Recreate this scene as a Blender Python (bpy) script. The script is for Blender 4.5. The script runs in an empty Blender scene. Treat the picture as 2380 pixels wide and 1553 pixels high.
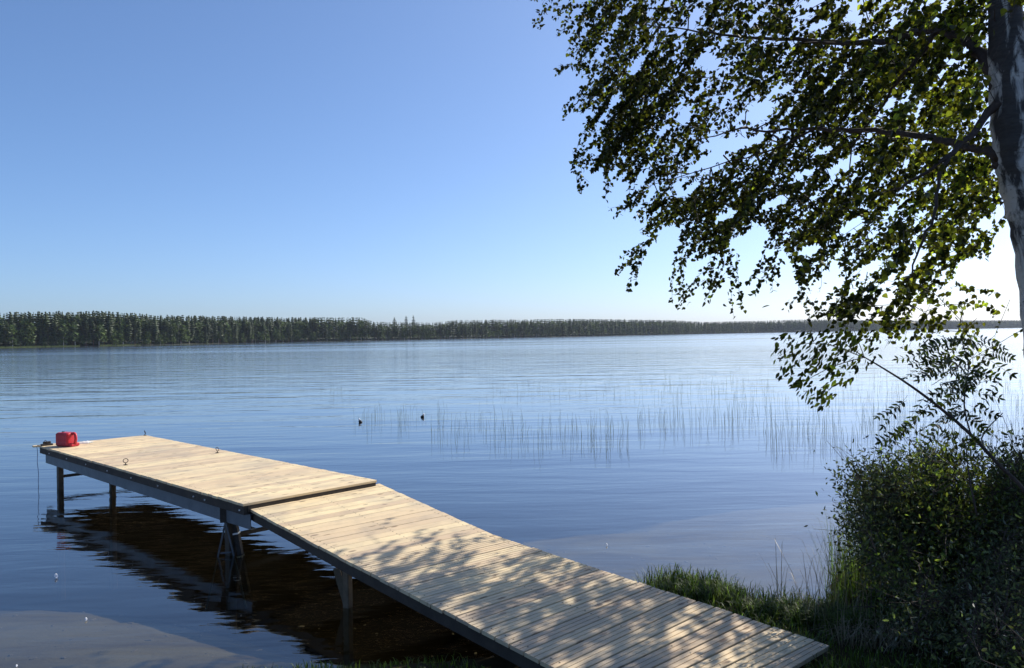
import bpy, math, random
import numpy as np
from mathutils import Vector, Matrix
random.seed(11); rng = np.random.default_rng(11)
scene = bpy.context.scene
COL = scene.collection

# ------------------------------------------------------------------ camera
CW, CH, F = 2379.0, 1553.0, 1814.0
HCAM = 2.5
ROLL = 0.016
PITCH = 2.1 / F
cr, sr = math.cos(ROLL), math.sin(ROLL)
fwd0, up0 = Vector((0, 1, 0)), Vector((sr, 0, cr))
right = Vector((cr, 0, -sr))
fwd = (fwd0 + up0 * math.tan(PITCH)).normalized()
up = right.cross(fwd).normalized()
cam_d = bpy.data.cameras.new('camera'); cam = bpy.data.objects.new('camera', cam_d); COL.objects.link(cam)
m = Matrix((right, up, -fwd)).transposed().to_4x4(); m.translation = Vector((0, 0, HCAM))
cam.matrix_world = m
cam_d.sensor_width = 36; cam_d.lens = 36 * F / CW
cam_d.clip_start = 0.05; cam_d.clip_end = 12000
scene.camera = cam

def ray(u, v):
    return right * (u - CW / 2) - up * (v - CH / 2) + fwd * F
def at(u, v, D):
    r = ray(u, v); r = r * (D / r.y); r.z += HCAM
    return r
def on(u, v, z):
    r = ray(u, v); k = (z - HCAM) / r.z
    return Vector((r.x * k, r.y * k, z))
R_ = np.array(right); U_ = np.array(up); F_ = np.array(fwd)
def project(P):
    Q = P - np.array([0, 0, HCAM])
    a, b, c = Q @ R_, Q @ U_, Q @ F_
    return CW / 2 + F * a / c, CH / 2 - F * b / c

# ------------------------------------------------------------------ helpers
def mesh_from(name, V, faces, mat, parent=None, smooth=False):
    me = bpy.data.meshes.new(name)
    if isinstance(faces, np.ndarray):
        n, k = faces.shape
        me.vertices.add(len(V)); me.vertices.foreach_set('co', np.asarray(V, np.float32).ravel())
        me.loops.add(n * k); me.loops.foreach_set('vertex_index', faces.astype(np.int32).ravel())
        me.polygons.add(n); me.polygons.foreach_set('loop_start', np.arange(0, n * k, k, dtype=np.int32))
        me.polygons.foreach_set('loop_total', np.full(n, k, np.int32))
        me.update(calc_edges=True)
    else:
        me.from_pydata([tuple(v) for v in V], [], faces)
    me.validate()
    if smooth: me.polygons.foreach_set('use_smooth', np.ones(len(me.polygons), bool))
    me.materials.append(mat)
    o = bpy.data.objects.new(name, me); COL.objects.link(o)
    if parent: o.parent = parent
    return o
def tag(o, label=None, cat=None, group=None, kind=None):
    if label: o['label'] = label
    if cat: o['category'] = cat
    if group: o['group'] = group
    if kind: o['kind'] = kind
    return o
def empty(name, loc=(0, 0, 0)):
    o = bpy.data.objects.new(name, None); COL.objects.link(o); o.location = loc; o.empty_display_size = .1
    return o
class MB:
    """collects boxes, tubes and lathes in world space (relative to origin) and links them as one mesh"""
    def __init__(s, org=(0, 0, 0)): s.v = []; s.f = []; s.o = Vector(org)
    def add(s, V, Fc):
        b = len(s.v); s.v += [Vector(p) - s.o for p in V]; s.f += [tuple(b + i for i in f) for f in Fc]
    def hexa(s, P):   # 8 points: bottom 0-3, top 4-7
        s.add(P, [(3, 2, 1, 0), (4, 5, 6, 7), (0, 1, 5, 4), (1, 2, 6, 5), (2, 3, 7, 6), (3, 0, 4, 7)])
    def box(s, c, ax, ay, az, hx, hy, hz, bev=0):
        c = Vector(c)
        if bev <= 0:
            P = [c + ax * (i * hx) + ay * (j * hy) + az * (k * hz) for k in (-1, 1) for i, j in ((-1, -1), (1, -1), (1, 1), (-1, 1))]
            s.hexa(P)
        else:
            L = []
            for k, d in ((-1, bev), (-1, 0), (1, 0), (1, bev)):
                zz = k * (hz - (bev if d == 0 else 0)); xx, yy = hx - d, hy - d
                ring = []
                for sx, sy, order in ((-1, -1, 0), (1, -1, 1), (1, 1, 0), (-1, 1, 1)):
                    a = (sx * (xx - bev), sy * yy); b = (sx * xx, sy * (yy - bev))
                    ring += ([b, a] if order == 0 else [a, b])
                L.append([c + ax * p[0] + ay * p[1] + az * zz for p in ring])
            V = [p for r in L for p in r]; n = 8
            Fc = [tuple(reversed(range(n))), tuple(range(3 * n, 4 * n))]
            for r in range(3):
                for i in range(n):
                    j = (i + 1) % n; Fc.append((r * n + i, r * n + j, (r + 1) * n + j, (r + 1) * n + i))
            s.add(V, Fc)
    def bar(s, a, b, w, h, upv=Vector((0, 0, 1))):
        a, b = Vector(a), Vector(b); d = (b - a); L = d.length; d.normalize()
        sd = d.cross(upv)
        if sd.length < 1e-4: sd = d.cross(Vector((1, 0, 0)))
        sd.normalize(); u2 = sd.cross(d).normalized()
        s.box((a + b) / 2, sd, d, u2, w / 2, L / 2, h / 2)
    def tube(s, pts, rad, n=8, caps=True):
        pts = [Vector(p) for p in pts]
        if not hasattr(rad, '__len__'): rad = [rad] * len(pts)
        V = []; Fc = []; prev = None
        for i, p in enumerate(pts):
            d = (pts[min(i + 1, len(pts) - 1)] - pts[max(i - 1, 0)]).normalized()
            if prev is None:
                a = d.cross(Vector((0, 0, 1)))
                if a.length < .05: a = d.cross(Vector((1, 0, 0)))
            else:
                a = prev - d * prev.dot(d)
            a.normalize(); prev = a; b = d.cross(a)
            for k in range(n):
                t = 2 * math.pi * k / n
                V.append(p + (a * math.cos(t) + b * math.sin(t)) * rad[i])
        for i in range(len(pts) - 1):
            for k in range(n):
                j = (k + 1) % n
                Fc.append((i * n + k, i * n + j, (i + 1) * n + j, (i + 1) * n + k))
        if caps: Fc.append(tuple(reversed(range(n)))); Fc.append(tuple(range((len(pts) - 1) * n, len(pts) * n)))
        s.add(V, Fc)
    def torus(s, c, nrm, R, r, n=20, m_=6):
        nrm = Vector(nrm).normalized(); a = nrm.orthogonal().normalized(); b = nrm.cross(a)
        V = []; Fc = []
        for i in range(n):
            t = 2 * math.pi * i / n; rd = a * math.cos(t) + b * math.sin(t)
            for j in range(m_):
                q = 2 * math.pi * j / m_; V.append(Vector(c) + rd * (R + r * math.cos(q)) + nrm * (r * math.sin(q)))
        for i in range(n):
            for j in range(m_):
                Fc.append((i * m_ + j, ((i + 1) % n) * m_ + j, ((i + 1) % n) * m_ + (j + 1) % m_, i * m_ + (j + 1) % m_))
        s.add(V, Fc)
    def build(s, name, mat, parent=None, smooth=False):
        o = mesh_from(name, s.v, s.f, mat, parent, smooth)
        if parent is None: o.location = s.o
        return o

# ------------------------------------------------------------------ materials
class NT:
    def __init__(s, name):
        s.m = bpy.data.materials.new(name); s.m.use_nodes = True; s.t = s.m.node_tree; s.t.nodes.clear()
        s.out = s.n('ShaderNodeOutputMaterial')
    def n(s, typ, **kw):
        nd = s.t.nodes.new(typ)
        for k, v in kw.items(): setattr(nd, k, v)
        return nd
    def L(s, a, b): s.t.links.new(a, b)
    def pos(s, scale=(1, 1, 1), rot=(0, 0, 0), obj=False):
        src = s.n('ShaderNodeTexCoord').outputs['Object'] if obj else s.n('ShaderNodeNewGeometry').outputs['Position']
        mp = s.n('ShaderNodeMapping'); mp.inputs['Scale'].default_value = scale; mp.inputs['Rotation'].default_value = rot
        s.L(src, mp.inputs['Vector']); return mp.outputs[0]
    def noise(s, vec, scale=1, detail=4, rough=.55, dist=0):
        nd = s.n('ShaderNodeTexNoise'); nd.inputs['Scale'].default_value = scale; nd.inputs['Detail'].default_value = detail
        nd.inputs['Roughness'].default_value = rough; nd.inputs['Distortion'].default_value = dist
        if vec is not None: s.L(vec, nd.inputs['Vector'])
        return nd.outputs['Fac']
    def ramp(s, fac, stops, interp='LINEAR'):
        r = s.n('ShaderNodeValToRGB'); r.color_ramp.interpolation = interp
        e = r.color_ramp.elements
        while len(e) > 1: e.remove(e[-1])
        e[0].position = stops[0][0]; e[0].color = (*stops[0][1], 1) if len(stops[0][1]) == 3 else stops[0][1]
        for p, c in stops[1:]:
            k = e.new(p); k.color = (*c, 1)
        s.L(fac, r.inputs[0]); return r.outputs[0]
    def mth(s, op, a, b=None, clamp=False):
        nd = s.n('ShaderNodeMath', operation=op); nd.use_clamp = clamp
        for i, x in enumerate((a, b)):
            if x is None: continue
            if isinstance(x, (int, float)): nd.inputs[i].default_value = x
            else: s.L(x, nd.inputs[i])
        return nd.outputs[0]
    def mix(s, fac, a, b, blend='MIX'):
        nd = s.n('ShaderNodeMix', data_type='RGBA', blend_type=blend)
        for sock, x in ((nd.inputs[0], fac), (nd.inputs[6], a), (nd.inputs[7], b)):
            if isinstance(x, (int, float)): sock.default_value = x
            elif isinstance(x, tuple): sock.default_value = (*x, 1)
            else: s.L(x, sock)
        return nd.outputs[2]
    def bump(s, h, strength=.3, dist=.01, normal=None):
        b = s.n('ShaderNodeBump'); b.inputs['Strength'].default_value = strength; b.inputs['Distance'].default_value = dist
        s.L(h, b.inputs['Height'])
        if normal is not None: s.L(normal, b.inputs['Normal'])
        return b.outputs[0]
    def principled(s, col, rough=.6, metal=0, normal=None, spec=.5):
        p = s.n('ShaderNodeBsdfPrincipled')
        if isinstance(col, tuple): p.inputs['Base Color'].default_value = (*col, 1)
        else: s.L(col, p.inputs['Base Color'])
        if isinstance(rough, (int, float)): p.inputs['Roughness'].default_value = rough
        else: s.L(rough, p.inputs['Roughness'])
        p.inputs['Metallic'].default_value = metal; p.inputs['Specular IOR Level'].default_value = spec
        if normal is not None: s.L(normal, p.inputs['Normal'])
        s.L(p.outputs[0], s.out.inputs[0]); return p

def hsv_var(t, col, fac, dh=.02, dv=.5):
    h = t.n('ShaderNodeHueSaturation')
    t.L(t.mth('ADD', t.mth('MULTIPLY', fac, dh), .5 - dh / 2), h.inputs['Hue'])
    t.L(t.mth('ADD', t.mth('MULTIPLY', fac, dv), 1 - dv / 2), h.inputs['Value'])
    if isinstance(col, tuple): h.inputs['Color'].default_value = (*col, 1)
    else: t.L(col, h.inputs['Color'])
    return h.outputs[0]

def mat_leaf(name, c1, c2, tr, tmix=.45, gloss=.12):
    t = NT(name); g = t.n('ShaderNodeNewGeometry'); rnd = g.outputs['Random Per Island']
    col = t.mix(rnd, c1, c2)
    d = t.n('ShaderNodeBsdfDiffuse'); t.L(col, d.inputs[0])
    x = t.n('ShaderNodeBsdfTranslucent'); t.L(hsv_var(t, tr, t.mth('POWER', rnd, 2.6), .04, 1.75), x.inputs[0])
    ms = t.n('ShaderNodeMixShader'); ms.inputs[0].default_value = tmix; t.L(d.outputs[0], ms.inputs[1]); t.L(x.outputs[0], ms.inputs[2])
    gl = t.n('ShaderNodeBsdfGlossy'); gl.inputs['Roughness'].default_value = .55
    m2 = t.n('ShaderNodeMixShader'); fr = t.n('ShaderNodeFresnel'); fr.inputs[0].default_value = 1.4
    t.L(t.mth('MULTIPLY', fr.outputs[0], gloss * 2.5, True), m2.inputs[0])
    t.L(ms.outputs[0], m2.inputs[1]); t.L(gl.outputs[0], m2.inputs[2]); t.L(m2.outputs[0], t.out.inputs[0])
    return t.m

def mat_deck(name, ang, base_a, base_b, grey=.15):
    # ang: heading (radians) of the board length, so that grain runs along the boards
    t = NT(name); g = t.n('ShaderNodeNewGeometry'); rnd = g.outputs['Random Per Island']
    p = t.pos((1, 1, 1), (0, 0, -ang))
    off = t.n('ShaderNodeVectorMath', operation='ADD'); t.L(p, off.inputs[0])
    cmb = t.n('ShaderNodeCombineXYZ'); t.L(t.mth('MULTIPLY', rnd, 40), cmb.inputs[0]); t.L(t.mth('MULTIPLY', rnd, 17), cmb.inputs[2]); t.L(cmb.outputs[0], off.inputs[1])
    st = t.n('ShaderNodeMapping'); st.inputs['Scale'].default_value = (1.2, 34, 34); t.L(off.outputs[0], st.inputs[0])
    grain = t.noise(st.outputs[0], 1.5, 5, .6, .6)
    s2 = t.n('ShaderNodeMapping'); s2.inputs['Scale'].default_value = (4.5, 11, 11); t.L(off.outputs[0], s2.inputs[0])
    vor = t.n('ShaderNodeTexVoronoi'); vor.inputs['Scale'].default_value = .8; t.L(s2.outputs[0], vor.inputs['Vector'])
    knot = t.ramp(vor.outputs['Distance'], [(0, (1, 1, 1)), (.13, (.85, .85, .85)), (.2, (0, 0, 0))])
    blot = t.noise(off.outputs[0], 3.2, 3)
    col = t.mix(grain, base_a, base_b)
    col = hsv_var(t, col, rnd, .02, .34)
    col = t.mix(t.mth('MULTIPLY', t.ramp(blot, [(.45, (0, 0, 0)), (.75, (1, 1, 1))]), .5), col, (.30, .245, .18))
    col = t.mix(t.mth('MULTIPLY', knot, .75), col, (.13, .065, .03))
    wet = t.noise(t.pos((1, 1, 1)), 1.1, 5, .6)
    col = t.mix(t.mth('MULTIPLY', t.ramp(wet, [(.5, (0, 0, 0)), (.7, (1, 1, 1))]), .3), col, (.27, .245, .21))
    gw = t.noise(t.pos((1, 1, 1)), .55, 5, .65)
    col = t.mix(t.mth('MULTIPLY', t.ramp(gw, [(.42, (0, 0, 0)), (.64, (1, 1, 1))]), grey), col, (.36, .325, .27))
    t.principled(col, .62, 0, t.bump(grain, .35, .004), .35)
    return t.m

def mat_simple(name, c1, c2, scale=6, rough=.7, metal=0, bump=.3, bd=.004, spec=.4, stretch=(1, 1, 1)):
    t = NT(name); n1 = t.noise(t.pos(stretch), scale, 6, .6); n2 = t.noise(t.pos(stretch), scale * 7, 3)
    f = t.mth('ADD', t.mth('MULTIPLY', n1, .75), t.mth('MULTIPLY', n2, .25))
    col = t.ramp(f, [(.3, c1), (.7, c2)])
    t.principled(col, rough, metal, t.bump(n2, bump, bd), spec)
    return t.m

M = {}
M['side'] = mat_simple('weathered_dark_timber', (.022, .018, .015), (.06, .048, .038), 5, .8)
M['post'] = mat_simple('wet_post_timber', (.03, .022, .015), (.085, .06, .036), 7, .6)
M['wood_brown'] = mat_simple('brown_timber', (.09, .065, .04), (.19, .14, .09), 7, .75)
M['under'] = mat_simple('shade_toned_underside', (.035, .027, .018), (.08, .06, .04), 6, .8)  # dark tone paints in the shade beneath the deck
M['steel'] = mat_simple('galvanised_steel', (.075, .095, .115), (.14, .16, .18), 5, .5, .35)
M['white'] = mat_simple('white_band', (.7, .7, .68), (.85, .85, .83), 12, .5, bump=.05)
M['red'] = mat_simple('red_plastic', (.40, .012, .022), (.52, .03, .042), 4, .38, bump=.04)
M['black'] = mat_simple('black_rubber', (.012, .012, .012), (.035, .033, .03), 20, .55, bump=.1)
M['rope'] = mat_simple('blue_rope', (.03, .06, .16), (.08, .12, .24), 60, .8)
M['paperwhite'] = mat_simple('off_white_cloth', (.6, .58, .52), (.8, .78, .74), 20, .8)
M['stone'] = mat_simple('lake_stone', (.06, .055, .05), (.2, .18, .15), 14, .7)
M['feather'] = mat_simple('feather_white', (.75, .77, .8), (.88, .88, .9), 30, .6)
M['twig'] = mat_simple('twig_bark', (.03, .018, .014), (.075, .05, .04), 30, .75)
M['leaf'] = mat_leaf('birch_leaf', (.010, .015, .006), (.022, .032, .009), (.26, .30, .03), .17, .03)
M['leafy'] = mat_leaf('sun_toned_birch_leaf', (.018, .028, .008), (.04, .06, .014), (.50, .58, .04), .42, .03)  # brighter, more translucent copy of the birch leaf: sunlight put into the colour
M['leaf2'] = mat_leaf('sapling_leaf', (.014, .024, .008), (.03, .048, .012), (.24, .32, .03), .2, .04)
M['leaf4'] = mat_leaf('bright_shrub_leaf', (.04, .06, .018), (.08, .11, .03), (.34, .44, .05), .30, .04)
M['leaf3'] = mat_leaf('willow_leaf', (.045, .058, .03), (.10, .12, .065), (.26, .33, .06), .30, .05)
M['grass'] = mat_leaf('grass_blade', (.035, .065, .012), (.085, .13, .025), (.22, .34, .04), .35, .02)
M['dry'] = mat_leaf('dry_stalk', (.20, .16, .09), (.34, .28, .17), (.25, .2, .1), .2, .05)
M['reed'] = mat_simple('reed_green', (.07, .10, .045), (.13, .17, .085), 3, .6)
M['needles'] = mat_leaf('conifer_needles', (.040, .060, .028), (.075, .105, .045), (.10, .14, .04), .2, .02)
M['broad'] = mat_leaf('far_leaves', (.06, .095, .032), (.10, .14, .05), (.16, .22, .06), .25, .02)
M['ptrunk'] = mat_simple('pine_bark', (.10, .06, .04), (.20, .13, .09), 2, .9)
M['farground'] = mat_simple('far_shore_ground', (.035, .045, .02), (.09, .09, .045), .3, .95)

def mat_bark():
    t = NT('birch_bark')
    p = t.pos((1, 1, 1))
    big = t.noise(t.pos((5, 5, 1.6)), 1.1, 5, .62, .5)
    mid = t.noise(t.pos((9, 9, 26)), 1.4, 5, .65, .4)
    sc = t.n('ShaderNodeSeparateXYZ'); t.L(p, sc.inputs[0])
    grad = t.mth('MULTIPLY', t.mth('SUBTRACT', sc.outputs[2], 3.4), .09)   # rougher, darker bark higher by the limbs
    k = t.mth('ADD', big, grad)
    dark = t.ramp(k, [(.53, (0, 0, 0)), (.61, (1, 1, 1))])
    lent = t.ramp(mid, [(.58, (0, 0, 0)), (.66, (1, 1, 1))])
    col = t.mix(t.noise(p, 14, 4), (.46, .44, .41), (.62, .59, .55))
    col = t.mix(t.mth('MULTIPLY', lent, .85), col, (.09, .075, .065))
    col = t.mix(dark, col, t.mix(mid, (.018, .015, .013), (.10, .09, .085)))
    t.principled(col, .8, 0, t.bump(t.mth('ADD', k, t.mth('MULTIPLY', mid, .5)), .7, .03), .3)
    return t.m
M['bark'] = mat_bark()

def mat_ground():
    t = NT('shore_ground')
    g = t.pos((1, 1, 1)); sc = t.n('ShaderNodeSeparateXYZ'); t.L(g, sc.inputs[0]); z = sc.outputs[2]
    sand = t.mix(t.noise(g, 26, 6, .7), (.17, .168, .13), (.29, .28, .215))
    patch = t.ramp(t.noise(t.pos((1, 1.6, 1)), .8, 6, .6, .5), [(.40, (1, 1, 1)), (.62, (0, 0, 0))])
    sand = t.mix(t.mth('MULTIPLY', patch, .45), (.09, .078, .055), sand)
    deb = t.ramp(t.noise(g, 9, 4, .7), [(.66, (0, 0, 0)), (.72, (1, 1, 1))])
    sand = t.mix(t.mth('MULTIPLY', deb, .6), sand, (.06, .045, .025))
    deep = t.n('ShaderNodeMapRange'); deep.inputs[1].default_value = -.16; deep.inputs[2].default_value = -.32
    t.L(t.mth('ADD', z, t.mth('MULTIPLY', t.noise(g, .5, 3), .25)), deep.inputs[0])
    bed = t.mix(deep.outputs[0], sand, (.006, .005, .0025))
    soil = t.mix(t.noise(g, 12, 6, .7), (.022, .017, .010), (.075, .06, .035))
    land = t.n('ShaderNodeMapRange'); land.inputs[1].default_value = -.02; land.inputs[2].default_value = .03; t.L(z, land.inputs[0])
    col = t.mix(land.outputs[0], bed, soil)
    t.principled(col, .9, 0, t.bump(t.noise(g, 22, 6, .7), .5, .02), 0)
    return t.m
M['ground'] = mat_ground()

def mat_water():
    t = NT('lake_water')
    # long ripples, crests nearly across the view, plus small ones; calmer and rougher bands
    w1 = t.noise(t.pos((.55, 2.1, 1), (0, 0, .10)), 1.0, 2, .5, .3)
    w2 = t.noise(t.pos((1.7, 6.5, 1), (0, 0, -.14)), 1.0, 2.5, .5, .4)
    w3 = t.noise(t.pos((5, 17, 1), (0, 0, .22)), 1.0, 2, .5)
    w4 = t.noise(t.pos((.13, .5, 1), (0, 0, .2)), 1.0, 2, .5)
    gx = t.n('ShaderNodeSeparateXYZ'); t.L(t.pos(), gx.inputs[0]); y = gx.outputs[1]; x = gx.outputs[0]
    yy = t.mth('ADD', y, t.mth('MULTIPLY', x, -.10))
    streak = t.noise(t.pos((.0035, .022, 1), (0, 0, .02)), 1.0, 3, .6)
    far = t.n('ShaderNodeMapRange'); far.inputs[1].default_value = 50; far.inputs[2].default_value = 110; t.L(yy, far.inputs[0])
    mid = t.n('ShaderNodeMapRange'); mid.inputs[1].default_value = 14; mid.inputs[2].default_value = 42; t.L(yy, mid.inputs[0])
    st = t.ramp(streak, [(.40, (.25, .25, .25)), (.60, (1, 1, 1))])
    near_patch = t.ramp(t.noise(t.pos((.10, .3, 1)), 1.0, 3), [(.38, (.35, .35, .35)), (.62, (1, 1, 1))])
    h = t.mth('ADD', t.mth('MULTIPLY', w1, WAVE[0]), t.mth('MULTIPLY', t.mth('MULTIPLY', w2, WAVE[1]), near_patch))
    h = t.mth('ADD', h, t.mth('MULTIPLY', t.mth('MULTIPLY', w3, WAVE[2]), near_patch))
    amp = t.mth('ADD', t.mth('ADD', 1.0, t.mth('MULTIPLY', mid.outputs[0], WAVE[4])), t.mth('MULTIPLY', t.mth('MULTIPLY', far.outputs[0], st), WAVE[5]))
    h = t.mth('MULTIPLY', h, amp)
    h = t.mth('ADD', h, t.mth('MULTIPLY', t.mth('MULTIPLY', w4, WAVE[3]), t.mth('ADD', 1.0, t.mth('MULTIPLY', mid.outputs[0], 1.0))))
    b = t.n('ShaderNodeBump'); b.inputs['Strength'].default_value = 1; b.inputs['Distance'].default_value = 1; t.L(h, b.inputs['Height'])
    gl = t.n('ShaderNodeBsdfGlossy', distribution='MULTI_GGX'); rgh = t.n('ShaderNodeMapRange'); rgh.inputs[1].default_value = 12; rgh.inputs[2].default_value = 140; rgh.inputs[3].default_value = .01; rgh.inputs[4].default_value = .11; t.L(yy, rgh.inputs[0]); t.L(t.mth('MULTIPLY', rgh.outputs[0], t.mth('ADD', .55, t.mth('MULTIPLY', st, .6))), gl.inputs['Roughness']); t.L(b.outputs[0], gl.inputs['Normal'])
    gl.inputs['Color'].default_value = (1, 1, 1, 1)
    tr = t.n('ShaderNodeBsdfTransparent'); tr.inputs[0].default_value = (.66, .62, .45, 1)
    dt = t.n('ShaderNodeVectorMath', operation='DOT_PRODUCT'); t.L(t.n('ShaderNodeNewGeometry').outputs['Incoming'], dt.inputs[0]); t.L(b.outputs[0], dt.inputs[1])
    dn = t.n('ShaderNodeVectorMath', operation='DOT_PRODUCT'); g0 = t.n('ShaderNodeNewGeometry'); t.L(g0.outputs['Incoming'], dn.inputs[0]); t.L(g0.outputs['Normal'], dn.inputs[1])
    cosm = t.mth('ADD', t.mth('MULTIPLY', t.mth('ABSOLUTE', dt.outputs['Value']), .4), t.mth('MULTIPLY', t.mth('ABSOLUTE', dn.outputs['Value']), .6))
    sch = t.mth('POWER', t.mth('SUBTRACT', 1.0, cosm, True), 3.9)   # schlick, the same from both sides
    fac = t.mth('ADD', .025, t.mth('MULTIPLY', sch, .975), True)
    ms = t.n('ShaderNodeMixShader'); t.L(fac, ms.inputs[0]); t.L(tr.outputs[0], ms.inputs[1]); t.L(gl.outputs[0], ms.inputs[2])
    t.L(ms.outputs[0], t.out.inputs[0])
    return t.m
WAVE = [.011, .0036, .0010, .03, .5, .5]
M['water'] = mat_water()

# ------------------------------------------------------------------ light
SUN_AZ, SUN_EL = math.radians(48.5), math.radians(38)     # azimuth from +Y towards +X
S = Vector((math.sin(SUN_AZ) * math.cos(SUN_EL), math.cos(SUN_AZ) * math.cos(SUN_EL), math.sin(SUN_EL)))
ld = bpy.data.lights.new('sun', 'SUN'); ld.energy = 5.0; ld.angle = math.radians(.53); ld.color = (1, .94, .84)
lo = bpy.data.objects.new('sun', ld); COL.objects.link(lo); lo.rotation_euler = (-S).to_track_quat('-Z', 'Y').to_euler(); lo.location = (10, 8, 12)
w = bpy.data.worlds.new('World'); scene.world = w; w.use_nodes = True
wt = w.node_tree; wt.nodes.clear()
sky = wt.nodes.new('ShaderNodeTexSky'); sky.sky_type = 'NISHITA'; sky.sun_disc = False
sky.sun_elevation = SUN_EL; sky.sun_rotation = SUN_AZ; sky.altitude = 100; sky.air_density = .70; sky.dust_density = 1.25; sky.ozone_density = 8
bg = wt.nodes.new('ShaderNodeBackground'); bg.inputs[1].default_value = .163
wo = wt.nodes.new('ShaderNodeOutputWorld'); gm = wt.nodes.new('ShaderNodeGamma'); gm.inputs[1].default_value = .88; hs = wt.nodes.new('ShaderNodeHueSaturation'); hs.inputs['Saturation'].default_value = 1.03
wt.links.new(sky.outputs[0], gm.inputs[0]); wt.links.new(gm.outputs[0], hs.inputs['Color']); wt.links.new(hs.outputs[0], bg.inputs[0]); wt.links.new(bg.outputs[0], wo.inputs[0])
scene.view_settings.view_transform = 'Standard'; scene.view_settings.look = 'None'; scene.view_settings.gamma = 1
scene.view_settings.exposure = 0.36
scene.cycles.max_bounces = 8; scene.cycles.transparent_max_bounces = 12
scene.cycles.sample_clamp_indirect = 6

# ------------------------------------------------------------------ ground, lake bed and water
SHORE = [(-60, -20), (-8, 4.3), (-4, 5.35), (-2.2, 5.7), (-1.1, 5.88), (-.2, 6.0), (.7, 6.5), (1.2, 7.45), (1.5, 7.75), (1.8, 7.72), (2.05, 7.4), (2.08, 7.05), (2.3, 6.93),
         (2.6, 6.98), (2.9, 7.2), (3.1, 7.6), (3.5, 8.3), (4.5, 9.2), (6.2, 9.8), (10, 11), (30, 14), (80, 16)]
def shore_d(X, Y):
    """signed distance to the shoreline, positive on land"""
    best = np.full(X.shape, 1e9); sgn = np.ones(X.shape)
    for (x0, y0), (x1, y1) in zip(SHORE[:-1], SHORE[1:]):
        dx, dy = x1 - x0, y1 - y0
        t = np.clip(((X - x0) * dx + (Y - y0) * dy) / (dx * dx + dy * dy), 0, 1)
        d = np.hypot(X - x0 - t * dx, Y - y0 - t * dy)
        cr_ = dx * (Y - y0) - dy * (X - x0)
        u = d < best - 1e-9
        best = np.where(u, d, best); sgn = np.where(u, np.where(cr_ < 0, 1, -1), sgn)
    return best * sgn
def wob(X, Y):
    return .5 * np.sin(X * 3.1 + 1.3 * np.sin(Y * 2.3)) * np.sin(Y * 3.7 + X) + .5 * np.sin(X * 7.3 + Y * 5.1) * np.sin(Y * 8.9 - X * 4)
def ground_z(X, Y):
    X = np.asarray(X, float); Y = np.asarray(Y, float)
    d = shore_d(X, Y) + .07 * wob(X, Y)
    land = .015 + .08 * np.clip(d / .22, 0, 1) + .10 * np.clip(d, 0, 2.5) + .20 * np.clip(d - 2.5, 0, 3) + .03 * np.clip(d - 5.5, 0, 60) + .012 * wob(X * 1.7, Y * 1.3)
    e = np.clip(-d, 0, 1e9)
    bed = -(.10 * np.clip(e, 0, .5) + .085 * np.clip(e - .5, 0, 2.4) + .24 * np.clip(e - 2.9, 0, 13) + .01 * np.clip(e - 16, 0, 300)) + .006 * wob(X, Y) * np.clip(e, 0, 1) - .55 * np.clip(e, 0, 1) * np.exp(-((X + 3.6 + .9 * (Y - 9)) ** 2 / 5 + (Y - 9.2 + .6 * (X + 3)) ** 2 / 2.6)) - .30 * np.clip(e, 0, 1) * np.exp(-((X + .9) ** 2 / .9 + (Y - 7.4) ** 2 / 1.0))  # hollows below platform and walkway shaped so the dark deep tone deepens the shade
    return np.where(d > 0, land, np.minimum(bed, 0) - .004)
xs = np.concatenate([-np.geomspace(2600, 9.4, 22), np.arange(-9.2, 9.3, .1), np.geomspace(9.5, 2600, 22)])
ys = np.concatenate([[-60, -30, -15, -8, -4, -2, -1], np.arange(0, 12.1, .1), np.geomspace(12.4, 3200, 34)])
GX, GY = np.meshgrid(xs, ys); GZ = ground_z(GX, GY)
nx, ny = len(xs), len(ys)
I = np.arange(nx * ny).reshape(ny, nx)
Fg = np.stack([I[:-1, :-1], I[:-1, 1:], I[1:, 1:], I[1:, :-1]], -1).reshape(-1, 4)
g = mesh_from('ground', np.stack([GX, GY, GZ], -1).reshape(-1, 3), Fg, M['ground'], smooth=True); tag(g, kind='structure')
wx = [-2600, 2600]; wy = [-40, 3200]
wobj = mesh_from('water', [(-2600, -40, 0), (2600, -40, 0), (2600, 3200, 0), (-2600, 3200, 0)], [(0, 1, 2, 3)], M['water']); tag(wobj, kind='structure')

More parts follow.
